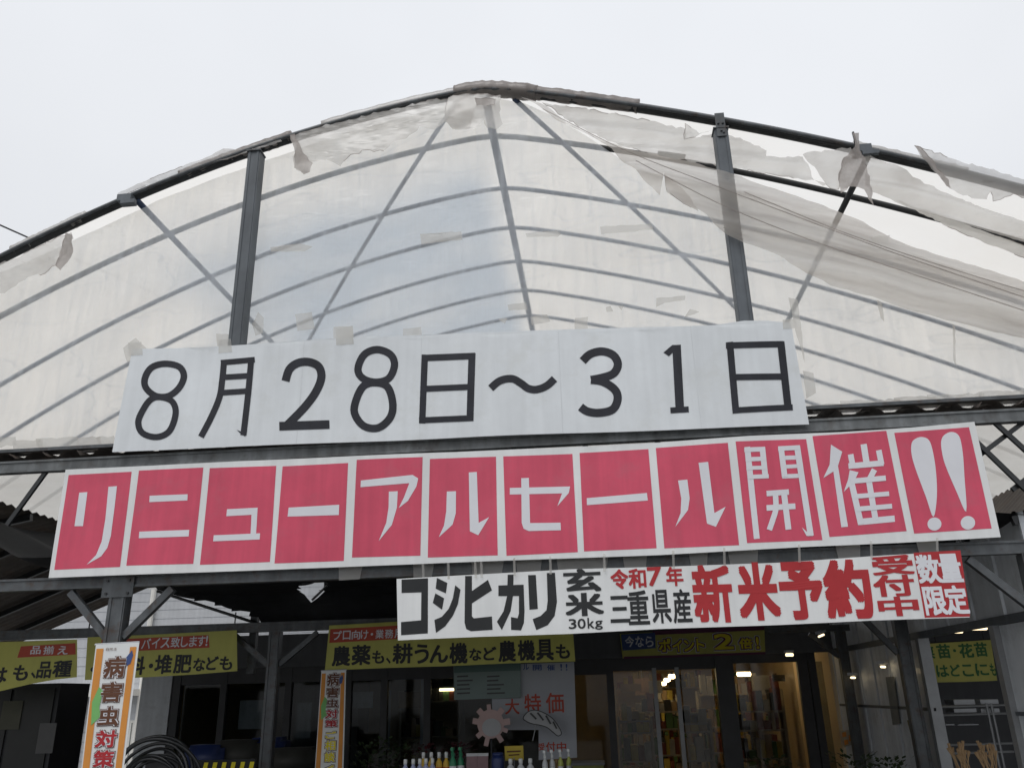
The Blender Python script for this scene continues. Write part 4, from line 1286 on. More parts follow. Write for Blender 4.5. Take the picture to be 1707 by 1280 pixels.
S.text([(c, x, x + w, 1064 - (x - 232) * 0.045, 1081 - (x - 232) * 0.045) for c, x, w in (('バ', 236, 15), ('イ', 253, 13), ('ス', 268, 15), ('致', 285, 15), ('し', 302, 12), ('ま', 316, 13), ('す', 330, 13), ('!', 344, 3))], 'white_lettering', LETW, t, 0.015)
S.text([(c, x, x + w, y0 - (x - 230) * 0.04, y1 - (x - 230) * 0.04) for c, x, w, y0, y1 in (('・', 152, 7, 1108, 1116), ('肥', 170, 28, 1095, 1124), ('料', 210, 32, 1093, 1124), ('・', 248, 7, 1106, 1114), ('堆', 258, 29, 1092, 1124), ('肥', 290, 30, 1093, 1124), ('な', 323, 20, 1100, 1122), ('ど', 345, 20, 1098, 1121), ('も', 367, 21, 1099, 1122))], 'black_lettering', BLACKP, t, 0.03)
t, S = yellow([(-90, 1072), (30, 1069), (125, 1065), (123, 1128), (90, 1132), (50, 1140), (10, 1150), (-90, 1170)], 9.30, 'yellow banner sagging at the left edge with a curved bottom hem', seed=4.4, amp=0.05)
S.polys([quadpoly(S, [(36, 1077), (122, 1071), (122, 1090), (30, 1096)])], 'red_strip', DIMRED, t, 0.0012)
S.text([(c, x, x + w, 1076, 1090) for c, x, w in (('品', 52, 16), ('揃', 72, 16), ('え', 94, 16))], 'white_lettering', LETW, t, 0.015)
S.text([('は', -14, 14, 1112, 1138), ('も', 24, 48, 1108, 1134), ('、', 52, 60, 1120, 1130), ('品', 62, 84, 1102, 1130), ('種', 86, 115, 1100, 1128)], 'black_lettering', BLACKP, t, 0.03)
t, S = yellow([(1538, 1073), (1590, 1070), (1652, 1066), (1662, 1134), (1610, 1136), (1555, 1137)], 10.4, 'yellow banner with green lettering seen through the doorway in the right wall', seed=2.2)
S.text([(c, x, x + w, y0, y1) for c, x, w, y0, y1 in (('菜', 1540, 17, 1076, 1098), ('苗', 1561, 23, 1073, 1097), ('・', 1588, 5, 1081, 1087), ('花', 1598, 24, 1072, 1096), ('苗', 1624, 22, 1070, 1094))], 'green_lettering', GREENP, t, 0.035)
S.text([(c, x, x + w, y0, y1) for c, x, w, y0, y1 in (('は', 1560, 20, 1108, 1128), ('ど', 1583, 17, 1107, 1127), ('こ', 1603, 18, 1107, 1127), ('に', 1625, 22, 1105, 1126), ('も', 1650, 10, 1105, 1126))], 'green_lettering', GREENP, t, 0.03)
MB().tube([spot(1530, 1073, 10.42), spot(1665, 1065, 10.42)], 0.012, 6).build('hanging_rod', DKGREY, t)
MB().tube([spot(1560, 1071, 10.42), Vector((spot(1560, 1071, 10.42).x, 10.42, 2.6))], 0.006, 5).build('cord', DKGREY, t)
MB().tube([spot(1640, 1067, 10.42), Vector((spot(1640, 1067, 10.42).x, 10.42, 2.6))], 0.006, 5).build('cord', DKGREY, t)
gp = sheet('green_poster', [spot(x, y, 10.3) for x, y in ((1540, 1030), (1628, 1024), (1630, 1046), (1540, 1060))], GREENP, None, 0.3)
tag(gp, 'dark green poster peeping out below the right end of the rice banner', 'poster')
# points banner on the shop front
t, S = yellow([(1033, 1056), (1150, 1050), (1274, 1045), (1276, 1088), (1160, 1092), (1038, 1097)], 12.78, 'purple edged banner with yellow letters above the shop door', 'points_banner', 5.5, 0.008)
S.polys([quadpoly(S, [(1088, 1051), (1274, 1043), (1274, 1050), (1088, 1058)]), quadpoly(S, [(1040, 1094), (1276, 1086), (1276, 1090), (1040, 1098)])], 'purple_field', PURPLE, t, 0.004)
S.polys([quadpoly(S, [(1035, 1057), (1092, 1054), (1093, 1080), (1038, 1084)])], 'blue_field', BLUEP, t, 0.012)
S.text([(c, x, x + w, 1060, 1078) for c, x, w in (('今', 1042, 15), ('な', 1059, 14), ('ら', 1076, 13))], 'white_lettering', LETW, t, 0.02, 0.016)
PTS = [('ポ', 1098, 20, 1064, 1086), ('イ', 1121, 16, 1066, 1086), ('ン', 1140, 17, 1066, 1085), ('ト', 1161, 13, 1064, 1085), ('2', 1190, 32, 1056, 1082), ('倍', 1232, 22, 1063, 1081), ('!', 1260, 5, 1061, 1081)]
for nm, gr, bd, mt, lf_ in (('white_outline', 2.6, 0.10, LETW, 0.010), ('purple_outline', 1.6, 0.085, PURPLE, 0.013), ('yellow_lettering', 0.0, 0.03, YELP, 0.017)):
    S.text([(c, x - gr, x + w + gr, y0 - gr, y1 + gr) for c, x, w, y0, y1 in PTS], nm, mt, t, bd, lf_)

# ------------------------------------------------------------------ flag banners
def nobori(quad, Y, label, chars, logo=True):
    t = thing('flag_banner', label, 'flag banner', spot(quad[0][0], quad[0][1], Y), 'orange edged flag banners')
    S = Sheet2D(Y, 0.012, 0.9, quad[0][0] * 0.1)
    (ax, ay), (bx, by), (cx_, cy_), (dx_, dy_) = quad
    def at(u, v):
        x = (ax + (bx - ax) * u) * (1 - v) + (dx_ + (cx_ - dx_) * u) * v
        y = (ay + (by - ay) * u) * (1 - v) + (dy_ + (cy_ - dy_) * u) * v
        return (x, y)
    S.base([spot(*at(0, i / 6), Y) for i in range(7)] + [spot(*at(1, 1 - i / 6), Y) for i in range(7)], 'cloth', CLOTH, t, 0.1)
    for u0, u1 in ((0.03, 0.19), (0.80, 0.95)):
        S.polys([[spot(*at(u0, v), Y) for v in (0.02, 0.3, 0.6, 1.0)] + [spot(*at(u1, v), Y) for v in (1.0, 0.6, 0.3, 0.02)]], 'orange_stripe', ORANGE, t, 0.003)
    S.polys([[spot(*at(u, v), Y) for u, v in ((0.08, 0.27), (0.2, 0.20), (0.30, 0.22), (0.26, 0.30), (0.32, 0.34), (0.12, 0.38))]], 'green_leaf', LEAFP, t, 0.006)
    S.polys([[spot(*at(u, v), Y) for u, v in ((0.74, 0.07), (0.86, 0.035), (0.90, 0.06), (0.86, 0.10), (0.78, 0.11))]], 'blue_beetle', BLUEP, t, 0.006)
    # dark halo and coloured characters
    for c, u0, u1, v0, v1, mt in chars:
        x0, y0 = at(u0, v0); x1, y1 = at(u1, v1); xm0, _ = at((u0 + u1) / 2, v0); xm1, _ = at((u0 + u1) / 2, v1)
        w = x1 - x0
        wpx = (u1 - u0) * (bx - ax)
        xc = (xm0 + xm1) / 2
        S.text([(c, xc - wpx / 2 - 1.5, xc + wpx / 2 + 1.5, y0 - 1.5, y1 + 1.5)], 'dark_outline', BROWN, t, 0.095, 0.004)
        S.text([(c, xc - wpx / 2 - 0.4, xc + wpx / 2 + 0.4, y0 - 0.4, y1 + 0.4)], 'white_outline', LETW, t, 0.07, 0.0065)
        S.text([(c, xc - wpx / 2, xc + wpx / 2, y0, y1)], 'character', mt, t, 0.03, 0.009)
    p0 = spot(*at(0.5, -0.01), Y)
    MB().tube([spot(*at(-0.02, 0), Y + 0.02), spot(*at(1.02, 0), Y + 0.02)], 0.008, 6).build('rod', SIDING, t)
    return t, S, at
t, S, at = nobori([(160, 1074), (231, 1070), (190, 1420), (118, 1430)], 6.36, 'tall white flag with orange edges tied to the front left column', [('病', 0.27, 0.75, 0.06, 0.165, BROWN), ('害', 0.27, 0.75, 0.18, 0.28, BROWN), ('虫', 0.27, 0.75, 0.295, 0.395, BROWN), ('対', 0.27, 0.75, 0.405, 0.495, RED), ('策', 0.27, 0.75, 0.50, 0.59, RED), ('ご', 0.30, 0.72, 0.625, 0.70, YELP), ('相', 0.30, 0.72, 0.72, 0.80, YELP), ('談', 0.30, 0.72, 0.81, 0.89, YELP)])
S.text([('自', *[at(0.24, 0)[0], at(0.24, 0)[0] + 5], 1079, 1084), ('然', at(0.24, 0)[0] + 6, at(0.24, 0)[0] + 11, 1079, 1084), ('派', at(0.24, 0)[0] + 12, at(0.24, 0)[0] + 17, 1079, 1084)], 'small_print', BROWN, t, 0.0, 0.006)
nobori([(536, 1118), (577, 1116), (571, 1330), (522, 1334)], 9.30, 'dim white flag with orange edges hanging under the left end of the middle yellow banner', [('病', 0.27, 0.75, 0.02, 0.12, BROWN), ('害', 0.27, 0.75, 0.13, 0.21, BROWN), ('虫', 0.27, 0.75, 0.22, 0.29, BROWN), ('対', 0.27, 0.75, 0.30, 0.37, RED), ('策', 0.27, 0.75, 0.38, 0.44, RED), ('ご', 0.30, 0.72, 0.47, 0.53, YELP), ('相', 0.30, 0.72, 0.54, 0.62, YELP), ('談', 0.30, 0.72, 0.63, 0.71, YELP), ('く', 0.30, 0.72, 0.73, 0.81, YELP)])

# ------------------------------------------------------------------ posters and signs by the display table
YP = 10.0
ps = thing('poster', 'tall white poster with big red lettering under the middle yellow banner', 'poster', spot(910, 1190, YP))
S = Sheet2D(YP, 0.01, 0.5, 2)
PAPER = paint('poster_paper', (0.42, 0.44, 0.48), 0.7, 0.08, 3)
S.base([spot(x, y, YP) for x, y in ((868, 1106), (957, 1103), (962, 1262), (898, 1266), (898, 1216), (822, 1216), (820, 1164), (868, 1163))], 'paper', PAPER, ps)
S.text([('大', 842, 866, 1164, 1190), ('特', 874, 902, 1156, 1190), ('価', 910, 940, 1154, 1188)], 'red_lettering', DIMRED, ps, 0.015)
S.text([('受', 898, 908, 1238, 1250), ('付', 910, 926, 1236, 1252), ('中', 928, 944, 1236, 1252)], 'red_lettering', DIMRED, ps, 0.02)
S.text([('ル', 872, 882, 1106, 1116), ('開', 888, 903, 1107, 1117), ('催', 912, 925, 1107, 1117), ('!', 934, 937, 1106, 1117), ('!', 943, 946, 1106, 1117)], 'blue_lettering', BLUEP, ps, 0.02)
MB().tube([spot(870, 1105, YP + 0.02), spot(870, 1105, YP + 0.02) + Vector((0, 0, 0.5))], 0.004, 4).build('cord', DKGREY, ps)
ib = thing('info_board', 'grey green notice board with rows of small print under the middle yellow banner', 'notice board', spot(812, 1135, YP))
S = Sheet2D(YP - 0.05, 0.004, 0.5, 2)
S.base([spot(x, y, S.Y) for x, y in ((756, 1108), (868, 1104), (868, 1162), (757, 1166))], 'board', paint('board_green_grey', (0.20, 0.26, 0.25), 0.6, 0.1, 4), ib)
rows = []
for r in range(5):
    for cidx in range(2):
        x0 = 762 + cidx * 50
        y0 = 1126 + r * 7
        L = random.uniform(18, 32)
        rows.append([spot(x, y, S.Y) for x, y in ((x0, y0), (x0 + L, y0 - 1), (x0 + L, y0 + 1.6), (x0, y0 + 2.6))])
S.polys(rows, 'small_print', DKGREY, ib, 0.004)
S.polys([quadpoly(S, [(757, 1109), (868, 1105), (868, 1117), (757, 1121)])], 'title_strip', paint('board_title', (0.09, 0.15, 0.14), 0.6, 0.1, 4), ib, 0.003)
MB().tube([spot(790, 1108, YP - 0.03), spot(790, 1108, YP - 0.03) + Vector((0, 0, 0.5))], 0.004, 4).build('cord', DKGREY, ib)
bs = thing('burst_sign', 'round pale pink burst shaped cardboard sign with stubby rays', 'sign', spot(818, 1208, 9.7))
c = spot(818, 1206, 9.7)
PINK = paint('pale_pink_card', (0.55, 0.40, 0.38), 0.7, 0.1, 5)
GREYC = paint('pale_grey_card', (0.48, 0.49, 0.50), 0.7, 0.1, 5)
k_ = 9.7 / F_PX
mb = MB()
ring = []
for i in range(48):
    t_ = 2 * math.pi * i / 48
    ring.append((c.x + 21 * k_ * math.cos(t_), 9.70, c.z + 21 * k_ * math.sin(t_)))
mb.add(ring + [(x, 9.715, z) for x, y, z in ring], [tuple(range(48)), tuple(range(95, 47, -1))] + [(i, 48 + i, 48 + (i + 1) % 48, (i + 1) % 48) for i in range(48)])
mb.build('disc', PINK, bs)
for i in range(9):
    mb = MB()
    t_ = 2 * math.pi * (i + random.uniform(0.1, 0.6)) / 9
    d = Vector((math.cos(t_), 0, math.sin(t_)))
    mb.bar(c + d * (19 * k_) + Vector((0, 0.008, 0)), c + d * (random.uniform(26, 33) * k_) + Vector((0, 0.008, 0)), random.uniform(6, 10) * k_, 0.012, (0, 1, 0))
    mb.build('ray', PINK, bs)
ring = [(c.x + 15 * k_ * math.cos(2 * math.pi * i / 36) + 0.01, 9.694, c.z - 5 * k_ + 13 * k_ * math.sin(2 * math.pi * i / 36)) for i in range(36)]
MB().add(ring, [tuple(range(36))]).build('centre_patch', GREYC, bs)
MB().tube([c + Vector((0, 0.03, 0.1)), c + Vector((0, 0.03, -0.75))], 0.008, 6).build('stick', DKGREY, bs)
cs = thing('cutout_sign', 'pale leaf shaped cutout sign on a thin stick in front of the white poster', 'sign', spot(905, 1205, 9.75))
lf = [(872, 1196), (880, 1186), (892, 1183), (908, 1188), (922, 1198), (932, 1212), (936, 1222), (930, 1226), (922, 1220), (912, 1212), (900, 1208), (888, 1206), (878, 1202)]
sheet('card', [spot(x, y, 9.75) for x, y in lf], GREYC, cs, 0.1)
put(Sheet2D(9.74, 0.0), (0, 0), 1.0, 'dark_outline', DKGREY, cs, [(lf, 1.6, True)], (), 0.0)
put(Sheet2D(9.735, 0.0), (0, 0), 1.0, 'dark_marks', DKGREY, cs, [([(884, 1188), (894, 1198)], 3), ([(896, 1187), (906, 1200)], 3), ([(910, 1192), (918, 1206)], 3), ([(922, 1202), (928, 1214)], 2.5)], (), 0.0)
MB().tube([spot(894, 1207, 9.76), spot(888, 1234, 9.76)], 0.006, 6).build('stick', ALU, cs)

# ------------------------------------------------------------------ display table with bottles
YT = 8.3
ztab = spot(720, 1262, YT).z - 0.25
dt = thing('display_table', 'dark display table of bottles along the bottom edge of the view', 'table', (-0.7, YT, 0))
MB().box(spot(560, 1280, YT).x, spot(1010, 1280, YT).x, YT - 0.25, YT + 0.9, ztab - 0.04, ztab).build('table_top', DKGREY, dt)
for x in (spot(570, 1280, YT).x, spot(1000, 1280, YT).x):
    for y in (YT - 0.2, YT + 0.8):
        MB().box(x - 0.03, x + 0.03, y - 0.03, y + 0.03, 0, ztab - 0.04).build('leg', DKGREY, dt)
CAPW = paint('white_plastic_cap', (0.72, 0.74, 0.74), 0.35, 0.04, 5)
BOT = {'blue': paint('pale_blue_plastic', (0.36, 0.40, 0.58), 0.35, 0.08, 6), 'yellow': paint('yellow_plastic', (0.66, 0.42, 0.05), 0.35, 0.08, 6), 'green': paint('green_plastic', (0.03, 0.22, 0.11), 0.35, 0.08, 6), 'white': paint('white_plastic', (0.55, 0.57, 0.58), 0.35, 0.06, 6), 'lime': paint('lime_plastic', (0.45, 0.50, 0.12), 0.35, 0.08, 6)}
def bottle(kind, h=0.25, r=0.032, spray=False):
    t = thing('bottle', 'x', 'bottle', (0, 0, 0))
    bm_ = BOT[kind]
    MB().lathe([(r * 0.9, 0), (r, 0.012), (r, h * 0.62), (r * 0.85, h * 0.70), (r * 0.42, h * 0.78), (r * 0.42, h * 0.82)], (0, 0, 0), 14).build('body', bm_, t, True)
    MB().lathe([(r * 1.01, h * 0.30), (r * 1.01, h * 0.55)], (0, 0, 0), 14).build('wrapper', BLUEP if kind == 'blue' else (RED if kind == 'yellow' else CAPW), t, True)
    if spray:
        mb = MB().lathe([(r * 0.5, h * 0.82), (r * 0.5, h * 0.90), (r * 0.3, h * 0.90), (r * 0.3, h)], (0, 0, 0), 10)
        mb.box(-0.012, 0.012, -0.07, 0.02, h * 0.98, h * 1.06).bar((0, -0.05, h * 0.98), (0, -0.03, h * 0.86), 0.01, 0.012, (1, 0, 0))
        mb.build('spray_head', CAPW if kind != 'green' else BOT['green'], t)
    else:
        MB().lathe([(r * 0.52, h * 0.82), (r * 0.52, h * 0.97), (r * 0.42, h)], (0, 0, 0), 12).build('cap', CAPW, t, True)
    return t
protos = {}
def place_bottle(kind, px_, top_y, label, group, h=0.25, r=0.032, spray=False, Y=YT):
    key = (kind, h, r, spray)
    if key in protos:
        t = copy_tree(protos[key])
    else:
        t = bottle(kind, h, r, spray)
        protos[key] = t
    p = spot(px_, top_y, Y)
    t.location = (p.x, Y, ztab)
    t['label'] = label
    t['group'] = group
    return t
for i, x in enumerate((676, 689, 700, 710, 721)):
    place_bottle('blue', x, 1262, 'white capped pale blue bottle in the row at the left of the table', 'pale blue bottles', Y=YT - 0.15 + 0.02 * i)
for i, x in enumerate((706, 719, 732, 744)):
    place_bottle('yellow', x, 1257, 'white capped yellow bottle behind the pale blue bottle row', 'yellow bottles', 0.29, Y=YT + 0.12)
place_bottle('green', 755, 1248, 'green spray bottle just right of the yellow bottles', 'green spray bottles', 0.31, 0.034, True, YT + 0.1)
place_bottle('green', 768, 1250, 'green spray bottle next to the dark pink packets', 'green spray bottles', 0.31, 0.034, True, YT + 0.15)
for i, (x, w) in enumerate(((851, 'left'), (868, 'middle'), (884, 'right'))):
    place_bottle('white', x, 1270, 'squat white bottle below the yellow price card, %s one of three' % w, 'squat white bottles', 0.23, 0.036)
for i, (x, kd, w) in enumerate(((908, 'white', 'white spray bottle, leftmost of four in front of the white poster'), (920, 'white', 'white spray bottle, second of four in front of the white poster'), (934, 'lime', 'lime spray bottle, third of four in front of the white poster'), (948, 'lime', 'lime spray bottle, rightmost of four in front of the white poster'))):
    place_bottle(kd, x, 1260, w, 'spray bottles in front of the poster', 0.28, 0.026, True, YT + 0.05 * i)
for x, lab in ((787, 'dark pink packet with a pale rim, left one of the pair beside the green bottles'), (805, 'dark pink packet with a pale rim, right one of the pair beside the green bottles')):
    p = spot(x, 1258, YT + 0.1)
    t = thing('packet', lab, 'packet', (p.x, YT + 0.1, ztab), 'dark pink packets')
    MB().add([(p.x - 0.05, YT + 0.04, ztab), (p.x + 0.05, YT + 0.04, ztab), (p.x + 0.05, YT + 0.16, ztab), (p.x - 0.05, YT + 0.16, ztab), (p.x - 0.05, YT + 0.09, ztab + 0.26), (p.x + 0.05, YT + 0.09, ztab + 0.26), (p.x + 0.05, YT + 0.11, ztab + 0.26), (p.x - 0.05, YT + 0.11, ztab + 0.26)],
             [(0, 3, 2, 1), (4, 5, 6, 7), (0, 1, 5, 4), (1, 2, 6, 5), (2, 3, 7, 6), (3, 0, 4, 7)]).build('bag', paint('dark_pink_bag', (0.20, 0.12, 0.13), 0.5, 0.2, 8), t)
    MB().box(p.x - 0.052, p.x + 0.052, YT + 0.085, YT + 0.115, ztab + 0.25, ztab + 0.275).build('sealed_rim', GREYC, t)
p = spot(830, 1262, YT + 0.1)
t = thing('canister', 'dark blue canister between the packets and the yellow price card', 'canister', (p.x, YT + 0.1, ztab))
MB().lathe([(0.055, 0), (0.06, 0.01), (0.06, 0.22), (0.05, 0.25)], (p.x, YT + 0.1, ztab), 18).build('body', NAVY, t, True)
MB().lathe([(0.052, 0.25), (0.052, 0.275), (0.02, 0.28)], (p.x, YT + 0.1, ztab), 18).build('lid', NAVY, t, True)
pc = thing('price_card', 'yellow price card on a stick above the squat white bottles', 'price card', spot(857, 1255, YT + 0.3))
S = Sheet2D(YT + 0.3, 0.003)
S.base([spot(x, y, S.Y) for x, y in ((841, 1243), (872, 1242), (873, 1266), (842, 1267))], 'card', paint('price_card_yellow', (0.55, 0.42, 0.06), 0.7, 0.1, 4), pc)
S.polys([quadpoly(S, [(845, 1251), (868, 1250), (868, 1252.5), (845, 1253.5)]), quadpoly(S, [(848, 1257), (866, 1256), (866, 1258), (848, 1259)])], 'small_print', BROWN, pc, 0.004)
c = spot(857, 1262, YT + 0.3)
MB().tube([c, Vector((c.x, c.y, ztab))], 0.006, 6).build('stick', ALU, pc)
p = spot(980, 1268, YT)
t = thing('seed_tray', 'mossy yellow green tray at the right end of the display table', 'tray', (p.x, YT, ztab))
MB().box(p.x - 0.14, p.x + 0.14, YT - 0.1, YT + 0.2, ztab, ztab + 0.17).build('box', paint('mossy_green', (0.11, 0.12, 0.03), 0.8, 0.3, 9), t)
MB().box(p.x - 0.15, p.x + 0.15, YT - 0.11, YT + 0.21, ztab + 0.17, ztab + 0.19).build('rim', DKGREY, t)
# more packed shelves and hanging packets deeper in the shop
shelf(0.45, 1.35, 15.2, 'second shelf back behind the shop door panes', 1.35)
shelf(1.6, 3.0, 15.6, 'second shelf back behind the wide shop window', 1.6)
shelf(0.2, 2.9, 18.6, 'long shelf along the far back wall of the shop', 1.75)
for k, (x_, z_, w_, h_) in enumerate(((0.25, 1.62, 0.34, 0.12), (0.72, 1.58, 0.22, 0.2), (1.05, 1.66, 0.28, 0.1), (1.9, 1.7, 0.4, 0.12), (2.45, 1.6, 0.25, 0.22), (2.75, 1.72, 0.2, 0.1))):
    MB().box(x_, x_ + w_, 14.9, 14.91, z_, z_ + h_).build('window_notice', goods[(k * 2 + 1) % 6], sh)
# potted plants behind the bottles
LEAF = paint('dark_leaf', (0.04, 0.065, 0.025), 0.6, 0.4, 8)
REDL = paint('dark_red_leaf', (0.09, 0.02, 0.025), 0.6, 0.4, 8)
POT = paint('plant_pot', (0.05, 0.035, 0.03), 0.7, 0.2, 5)
def plant(px_, top_y, Y, label, mat, h=0.45, spread=0.18, n=120):
    p = spot(px_, top_y, Y)
    t = thing('potted_plant', label, 'plant', (p.x, Y, p.z - h - 0.2))
    zb_ = p.z - h
    MB().lathe([(0.07, -0.2), (0.10, 0.0), (0.11, 0.0), (0.11, 0.02)], (p.x, Y, zb_), 14).build('pot', POT, t, True)
    mb = MB()
    mb.tube([(p.x, Y, zb_), (p.x + 0.01, Y, zb_ + h * 0.5)], 0.01, 5)
    mb.build('stem', POT, t)
    mb = MB()
    for i in range(n):
        a_ = random.uniform(0, 2 * math.pi)
        rr = spread * math.sqrt(random.random())
        c = Vector((p.x + rr * math.cos(a_), Y + rr * math.sin(a_), zb_ + h * random.uniform(0.15, 1.0)))
        d = Vector((math.cos(a_), math.sin(a_), random.uniform(-0.2, 0.9))).normalized()
        sd_ = d.cross(Vector((0, 0, 1))).normalized() * random.uniform(0.012, 0.025)
        L = random.uniform(0.04, 0.09)
        mb.add([c - sd_ * 0.2, c + d * L * 0.5 + sd_, c + d * L, c + d * L * 0.5 - sd_], [(0, 1, 2, 3)])
    mb.build('foliage', mat, t)
    return t
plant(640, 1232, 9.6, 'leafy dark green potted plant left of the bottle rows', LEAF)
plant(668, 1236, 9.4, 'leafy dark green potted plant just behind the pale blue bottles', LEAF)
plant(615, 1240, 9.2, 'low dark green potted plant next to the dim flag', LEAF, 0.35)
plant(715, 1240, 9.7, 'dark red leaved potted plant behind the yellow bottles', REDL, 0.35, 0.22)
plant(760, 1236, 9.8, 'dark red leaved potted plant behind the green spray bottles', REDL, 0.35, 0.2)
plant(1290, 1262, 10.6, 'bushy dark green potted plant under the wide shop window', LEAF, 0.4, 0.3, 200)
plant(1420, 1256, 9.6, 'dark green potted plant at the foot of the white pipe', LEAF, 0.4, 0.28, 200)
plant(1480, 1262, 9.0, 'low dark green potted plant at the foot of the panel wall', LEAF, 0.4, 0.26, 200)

# ------------------------------------------------------------------ things at the lower left
hc = thing('hose_coil', 'coil of shiny black hose standing beside the orange edged flag', 'hose coil', spot(255, 1300, 7.9))
c = spot(256, 1302, 7.9)
for i in range(9):
    r = 0.20 + 0.028 * i
    y = 7.9 + 0.05 * math.sin(i * 2.1)
    jx, jz, el = random.uniform(-0.05, 0.05), random.uniform(-0.05, 0.03), random.uniform(0.85, 1.05)
    MB().tube([(c.x + jx + r * math.cos(2 * math.pi * j / 40), y + 0.05 * math.sin(4 * math.pi * j / 40 + i), c.z + jz + r * el * math.sin(2 * math.pi * j / 40)) for j in range(40)], 0.016, 7, False, True).build('loop', DARKPIPE, hc, True)
MB().box(c.x - 0.16, c.x + 0.16, 8.02, 8.06, 0, c.z + 0.22).build('back_board', paint('coil_board', (0.12, 0.12, 0.125), 0.6, 0.2, 5), hc)
cb = thing('storage_cabinet', 'dark storage cabinet with a grey notice at the lower left', 'cabinet', (spot(60, 1200, 9.9).x, 9.9, 0))
x0, x1 = spot(-60, 1200, 9.9).x, spot(92, 1200, 9.9).x
MB().box(x0, x1, 9.9, 10.5, 0, 1.86).build('body', paint('cabinet_dark', (0.022, 0.023, 0.027), 0.5, 0.3, 3), cb)
MB().box(x0 + 0.05, (x0 + x1) / 2 - 0.02, 9.88, 9.9, 0.1, 1.80).build('door', paint('cabinet_door', (0.020, 0.021, 0.020), 0.5, 0.3, 3), cb)
MB().box((x0 + x1) / 2 + 0.02, x1 - 0.05, 9.88, 9.9, 0.1, 1.80).build('door', MATS['cabinet_door'], cb)
p0, p1 = spot(66, 1205, 9.86), spot(86, 1255, 9.86)
MB().box(p0.x, p1.x, 9.868, 9.878, p1.z, p0.z).build('notice', paint('notice_grey', (0.10, 0.10, 0.10), 0.7, 0.1, 4), cb)
p0, p1 = spot(5, 1168, 9.86), spot(30, 1215, 9.86)
MB().box(p0.x, p1.x, 9.868, 9.878, p1.z, p0.z).build('notice', paint('notice_olive', (0.07, 0.07, 0.05), 0.7, 0.2, 4), cb)
# crates with yellow and black stripes, and dark stacked goods behind the coil
cr_ = thing('striped_barrier', 'low yellow and black striped barrier right of the hose coil', 'barrier', (spot(370, 1275, 8.6).x, 8.6, 0))
xa, xb = spot(318, 1275, 8.6).x, spot(425, 1275, 8.6).x
zt = spot(370, 1266, 8.6).z
MB().box(xa, xb, 8.6, 8.64, zt - 0.22, zt).build('board', BLACKP, cr_)
n = 7
for i in range(n):
    a_ = xa + (xb - xa) * (i + 0.15) / n
    b_ = xa + (xb - xa) * (i + 0.6) / n
    MB().add([(a_, 8.597, zt - 0.2), (b_, 8.597, zt - 0.2), (b_ + 0.03, 8.597, zt - 0.02), (a_ + 0.03, 8.597, zt - 0.02)], [(0, 1, 2, 3)]).build('stripe', YELP, cr_)
for x in (xa + 0.05, xb - 0.05):
    MB().box(x - 0.02, x + 0.02, 8.64, 8.68, 0, zt).build('leg', DKGREY, cr_)
sg = thing('stacked_sacks', 'dark heap of stacked sacks and boxes below the dark left window', 'sacks', (spot(400, 1240, 11).x, 11, 0))
for i, (x, y, w, h_, mt) in enumerate(((350, 1240, 0.5, 0.3, NAVY), (405, 1232, 0.6, 0.35, goods[5]), (450, 1228, 0.45, 0.4, NAVY), (490, 1245, 0.6, 0.3, goods[5]), (330, 1262, 0.6, 0.4, goods[5]), (420, 1262, 1.2, 0.5, goods[5]))):
    p = spot(x, y, 11 + 0.1 * (i % 3))
    mb = MB()
    bmx = bmesh.new()
    bmesh.ops.create_cube(bmx, size=1.0)
    bmesh.ops.bevel(bmx, geom=bmx.edges[:], offset=0.12, segments=2, affect='EDGES')
    me = bpy.data.meshes.new('sack')
    bmx.to_mesh(me)
    bmx.free()
    me.transform(Matrix.Translation((p.x, 11 + 0.1 * (i % 3), p.z - h_ / 2)) @ Matrix.Diagonal((w, 0.4, h_, 1)))
    link('sack', me, mt, sg, True)
MB().box(spot(300, 1262, 11).x, spot(520, 1262, 11).x, 10.85, 11.5, 0, spot(420, 1262, 11).z - 0.45).build('pallet', goods[1], sg)

# ------------------------------------------------------------------ doorway rack and dried plants at the right
rk = thing('wire_rack', 'grey pipe rack with white trays inside the doorway at the right', 'rack', (4.2, 9.9, 0))
def P(x, y, Y=9.9): return spot(x, y, Y)
mb = MB()
for y in (1176, 1190, 1240, 1254):
    mb.tube([P(1560, y + 2), P(1690, y - 2)], 0.012, 6)
mb.build('rail', ALU, rk)
for x in (1562, 1644, 1652, 1688):
    a_ = P(x, 1172)
    MB().tube([Vector((a_.x, 9.9, 0)), a_], 0.014, 6).build('upright', ALU, rk)
for x0_, x1_, y0_, y1_ in ((1588, 1621, 1165, 1174), (1632, 1660, 1165, 1173), (1588, 1624, 1180, 1187), (1633, 1662, 1180, 1188), (1574, 1588, 1206, 1208), (1594, 1628, 1206, 1208)):
    a_, b_ = P(x0_, y1_, 10.0), P(x1_, y0_, 10.0)
    MB().box(a_.x, b_.x, 9.95, 10.2, a_.z, b_.z).build('tray', SIDING, rk)
STRAW = paint('dry_straw', (0.36, 0.24, 0.13), 0.8, 0.3, 9)
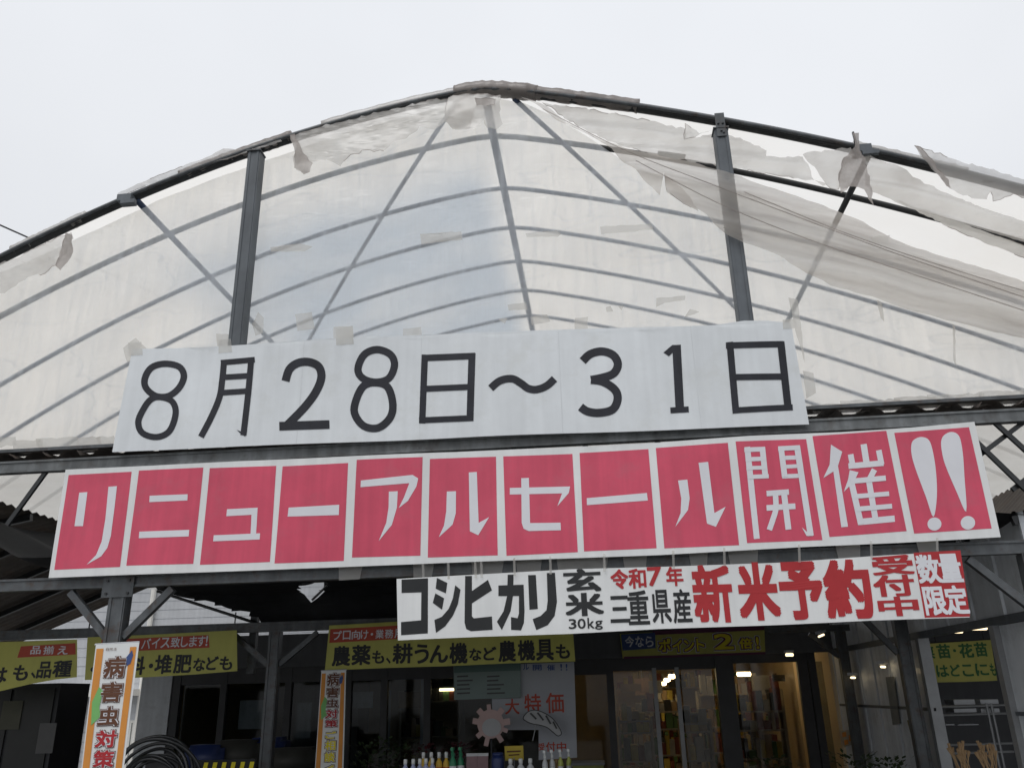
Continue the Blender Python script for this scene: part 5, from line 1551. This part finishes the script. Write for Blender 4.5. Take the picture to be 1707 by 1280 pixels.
for cx_, lab in ((1602, 'bundle of dried tan flower heads, left one in the doorway at the right'), (1645, 'bundle of dried tan flower heads, right one in the doorway at the right')):
    base = P(cx_ + 6, 1285, 8.2)
    t = thing('dried_flowers', lab, 'dried flowers', (base.x, 8.2, 0), 'dried flower bundles')
    mb = MB()
    mh = MB()
    for i in range(22):
        a_ = Vector((base.x + random.uniform(-0.05, 0.05), 8.2 + random.uniform(-0.05, 0.05), base.z - 0.25))
        tip = P(cx_ + random.uniform(-16, 16), 1248 + random.uniform(0, 22), 8.2)
        mid = a_.lerp(tip, 0.6) + Vector((random.uniform(-0.03, 0.03), 0, 0))
        mb.tube([a_, mid, tip], 0.004, 4)
        mh.tube([tip, tip + (tip - mid).normalized() * random.uniform(0.04, 0.08)], [0.006, 0.014], 5)
    mb.build('stem', STRAW, t)
    mh.build('flower_head', STRAW, t)
    MB().lathe([(0.09, 0), (0.11, base.z - 0.25)], (base.x, 8.2, 0), 14).build('bucket', NAVY, t, True)
# small posters on the panel wall
def wall_card(px_list, label, mat, prints):
    """flat card fixed on the side wall plane x = XW"""
    pts = []
    for x, y in px_list:
        d = spot(x, y, 10.0) - EYE
        k__ = (XW - 0.018) / d.x
        pts.append(EYE + d * k__)
    t = thing('wall_card', label, 'card', pts[0])
    MB().add(pts, [tuple(range(len(pts)))]).build('paper', mat, t)
    if prints:
        a_, b_, c_, d_ = pts
        mb = MB()
        for u, v, u2, v2 in prints:
            q_ = []
            for uu, vv in ((u, v), (u2, v), (u2, v2), (u, v2)):
                p = a_.lerp(b_, uu).lerp(d_.lerp(c_, uu), vv)
                q_.append(p - Vector((0.003, 0, 0)))
            mb.add(q_, [(0, 1, 2, 3)])
        mb.build('print', ORANGE, t)
    return t
wall_card([(1402, 1218), (1424, 1214), (1427, 1239), (1404, 1245)], 'small white card with orange print low on the panel wall', paint('card_white', (0.45, 0.43, 0.38), 0.6, 0.1, 5), [(0.1, 0.1, 0.4, 0.4), (0.55, 0.35, 0.9, 0.75), (0.2, 0.6, 0.5, 0.9)])
wall_card([(1476, 1128), (1490, 1127), (1501, 1206), (1488, 1208)], 'narrow vertical strip poster on the panel wall', paint('strip_grey', (0.22, 0.23, 0.22), 0.6, 0.2, 6), [])
wall_card([(1512, 1200), (1534, 1196), (1543, 1250), (1524, 1246)], 'olive yellow poster on the panel wall beside the doorway', paint('poster_olive', (0.20, 0.18, 0.06), 0.6, 0.3, 6), [])

# ------------------------------------------------------------------ overhead cable and its pole, left
pl = thing('utility_pole', 'utility pole beyond the left edge carrying the thin cable', 'utility pole', (-16, 12, 0))
MB().tube([(-16, 12, 0), (-16, 12, 9.5)], [0.16, 0.12], 12).build('pole', CONC, pl, True)
MB().box(-16.7, -15.3, 11.95, 12.05, 8.6, 8.7).build('crossarm', STEEL, pl)
p1 = spot(-30, 362, 9.0); p2 = spot(60, 402, 9.5)
d = (p2 - p1)
cw = MB().tube([p1 - d * 6 + Vector((0, 0, 0.3)), p1 - d * 2, p1, p2, p2 + d * 3], 0.012, 6).build('overhead_cable', DARKPIPE)
tag(cw, 'thin dark cable crossing the sky at the upper left', 'cable')
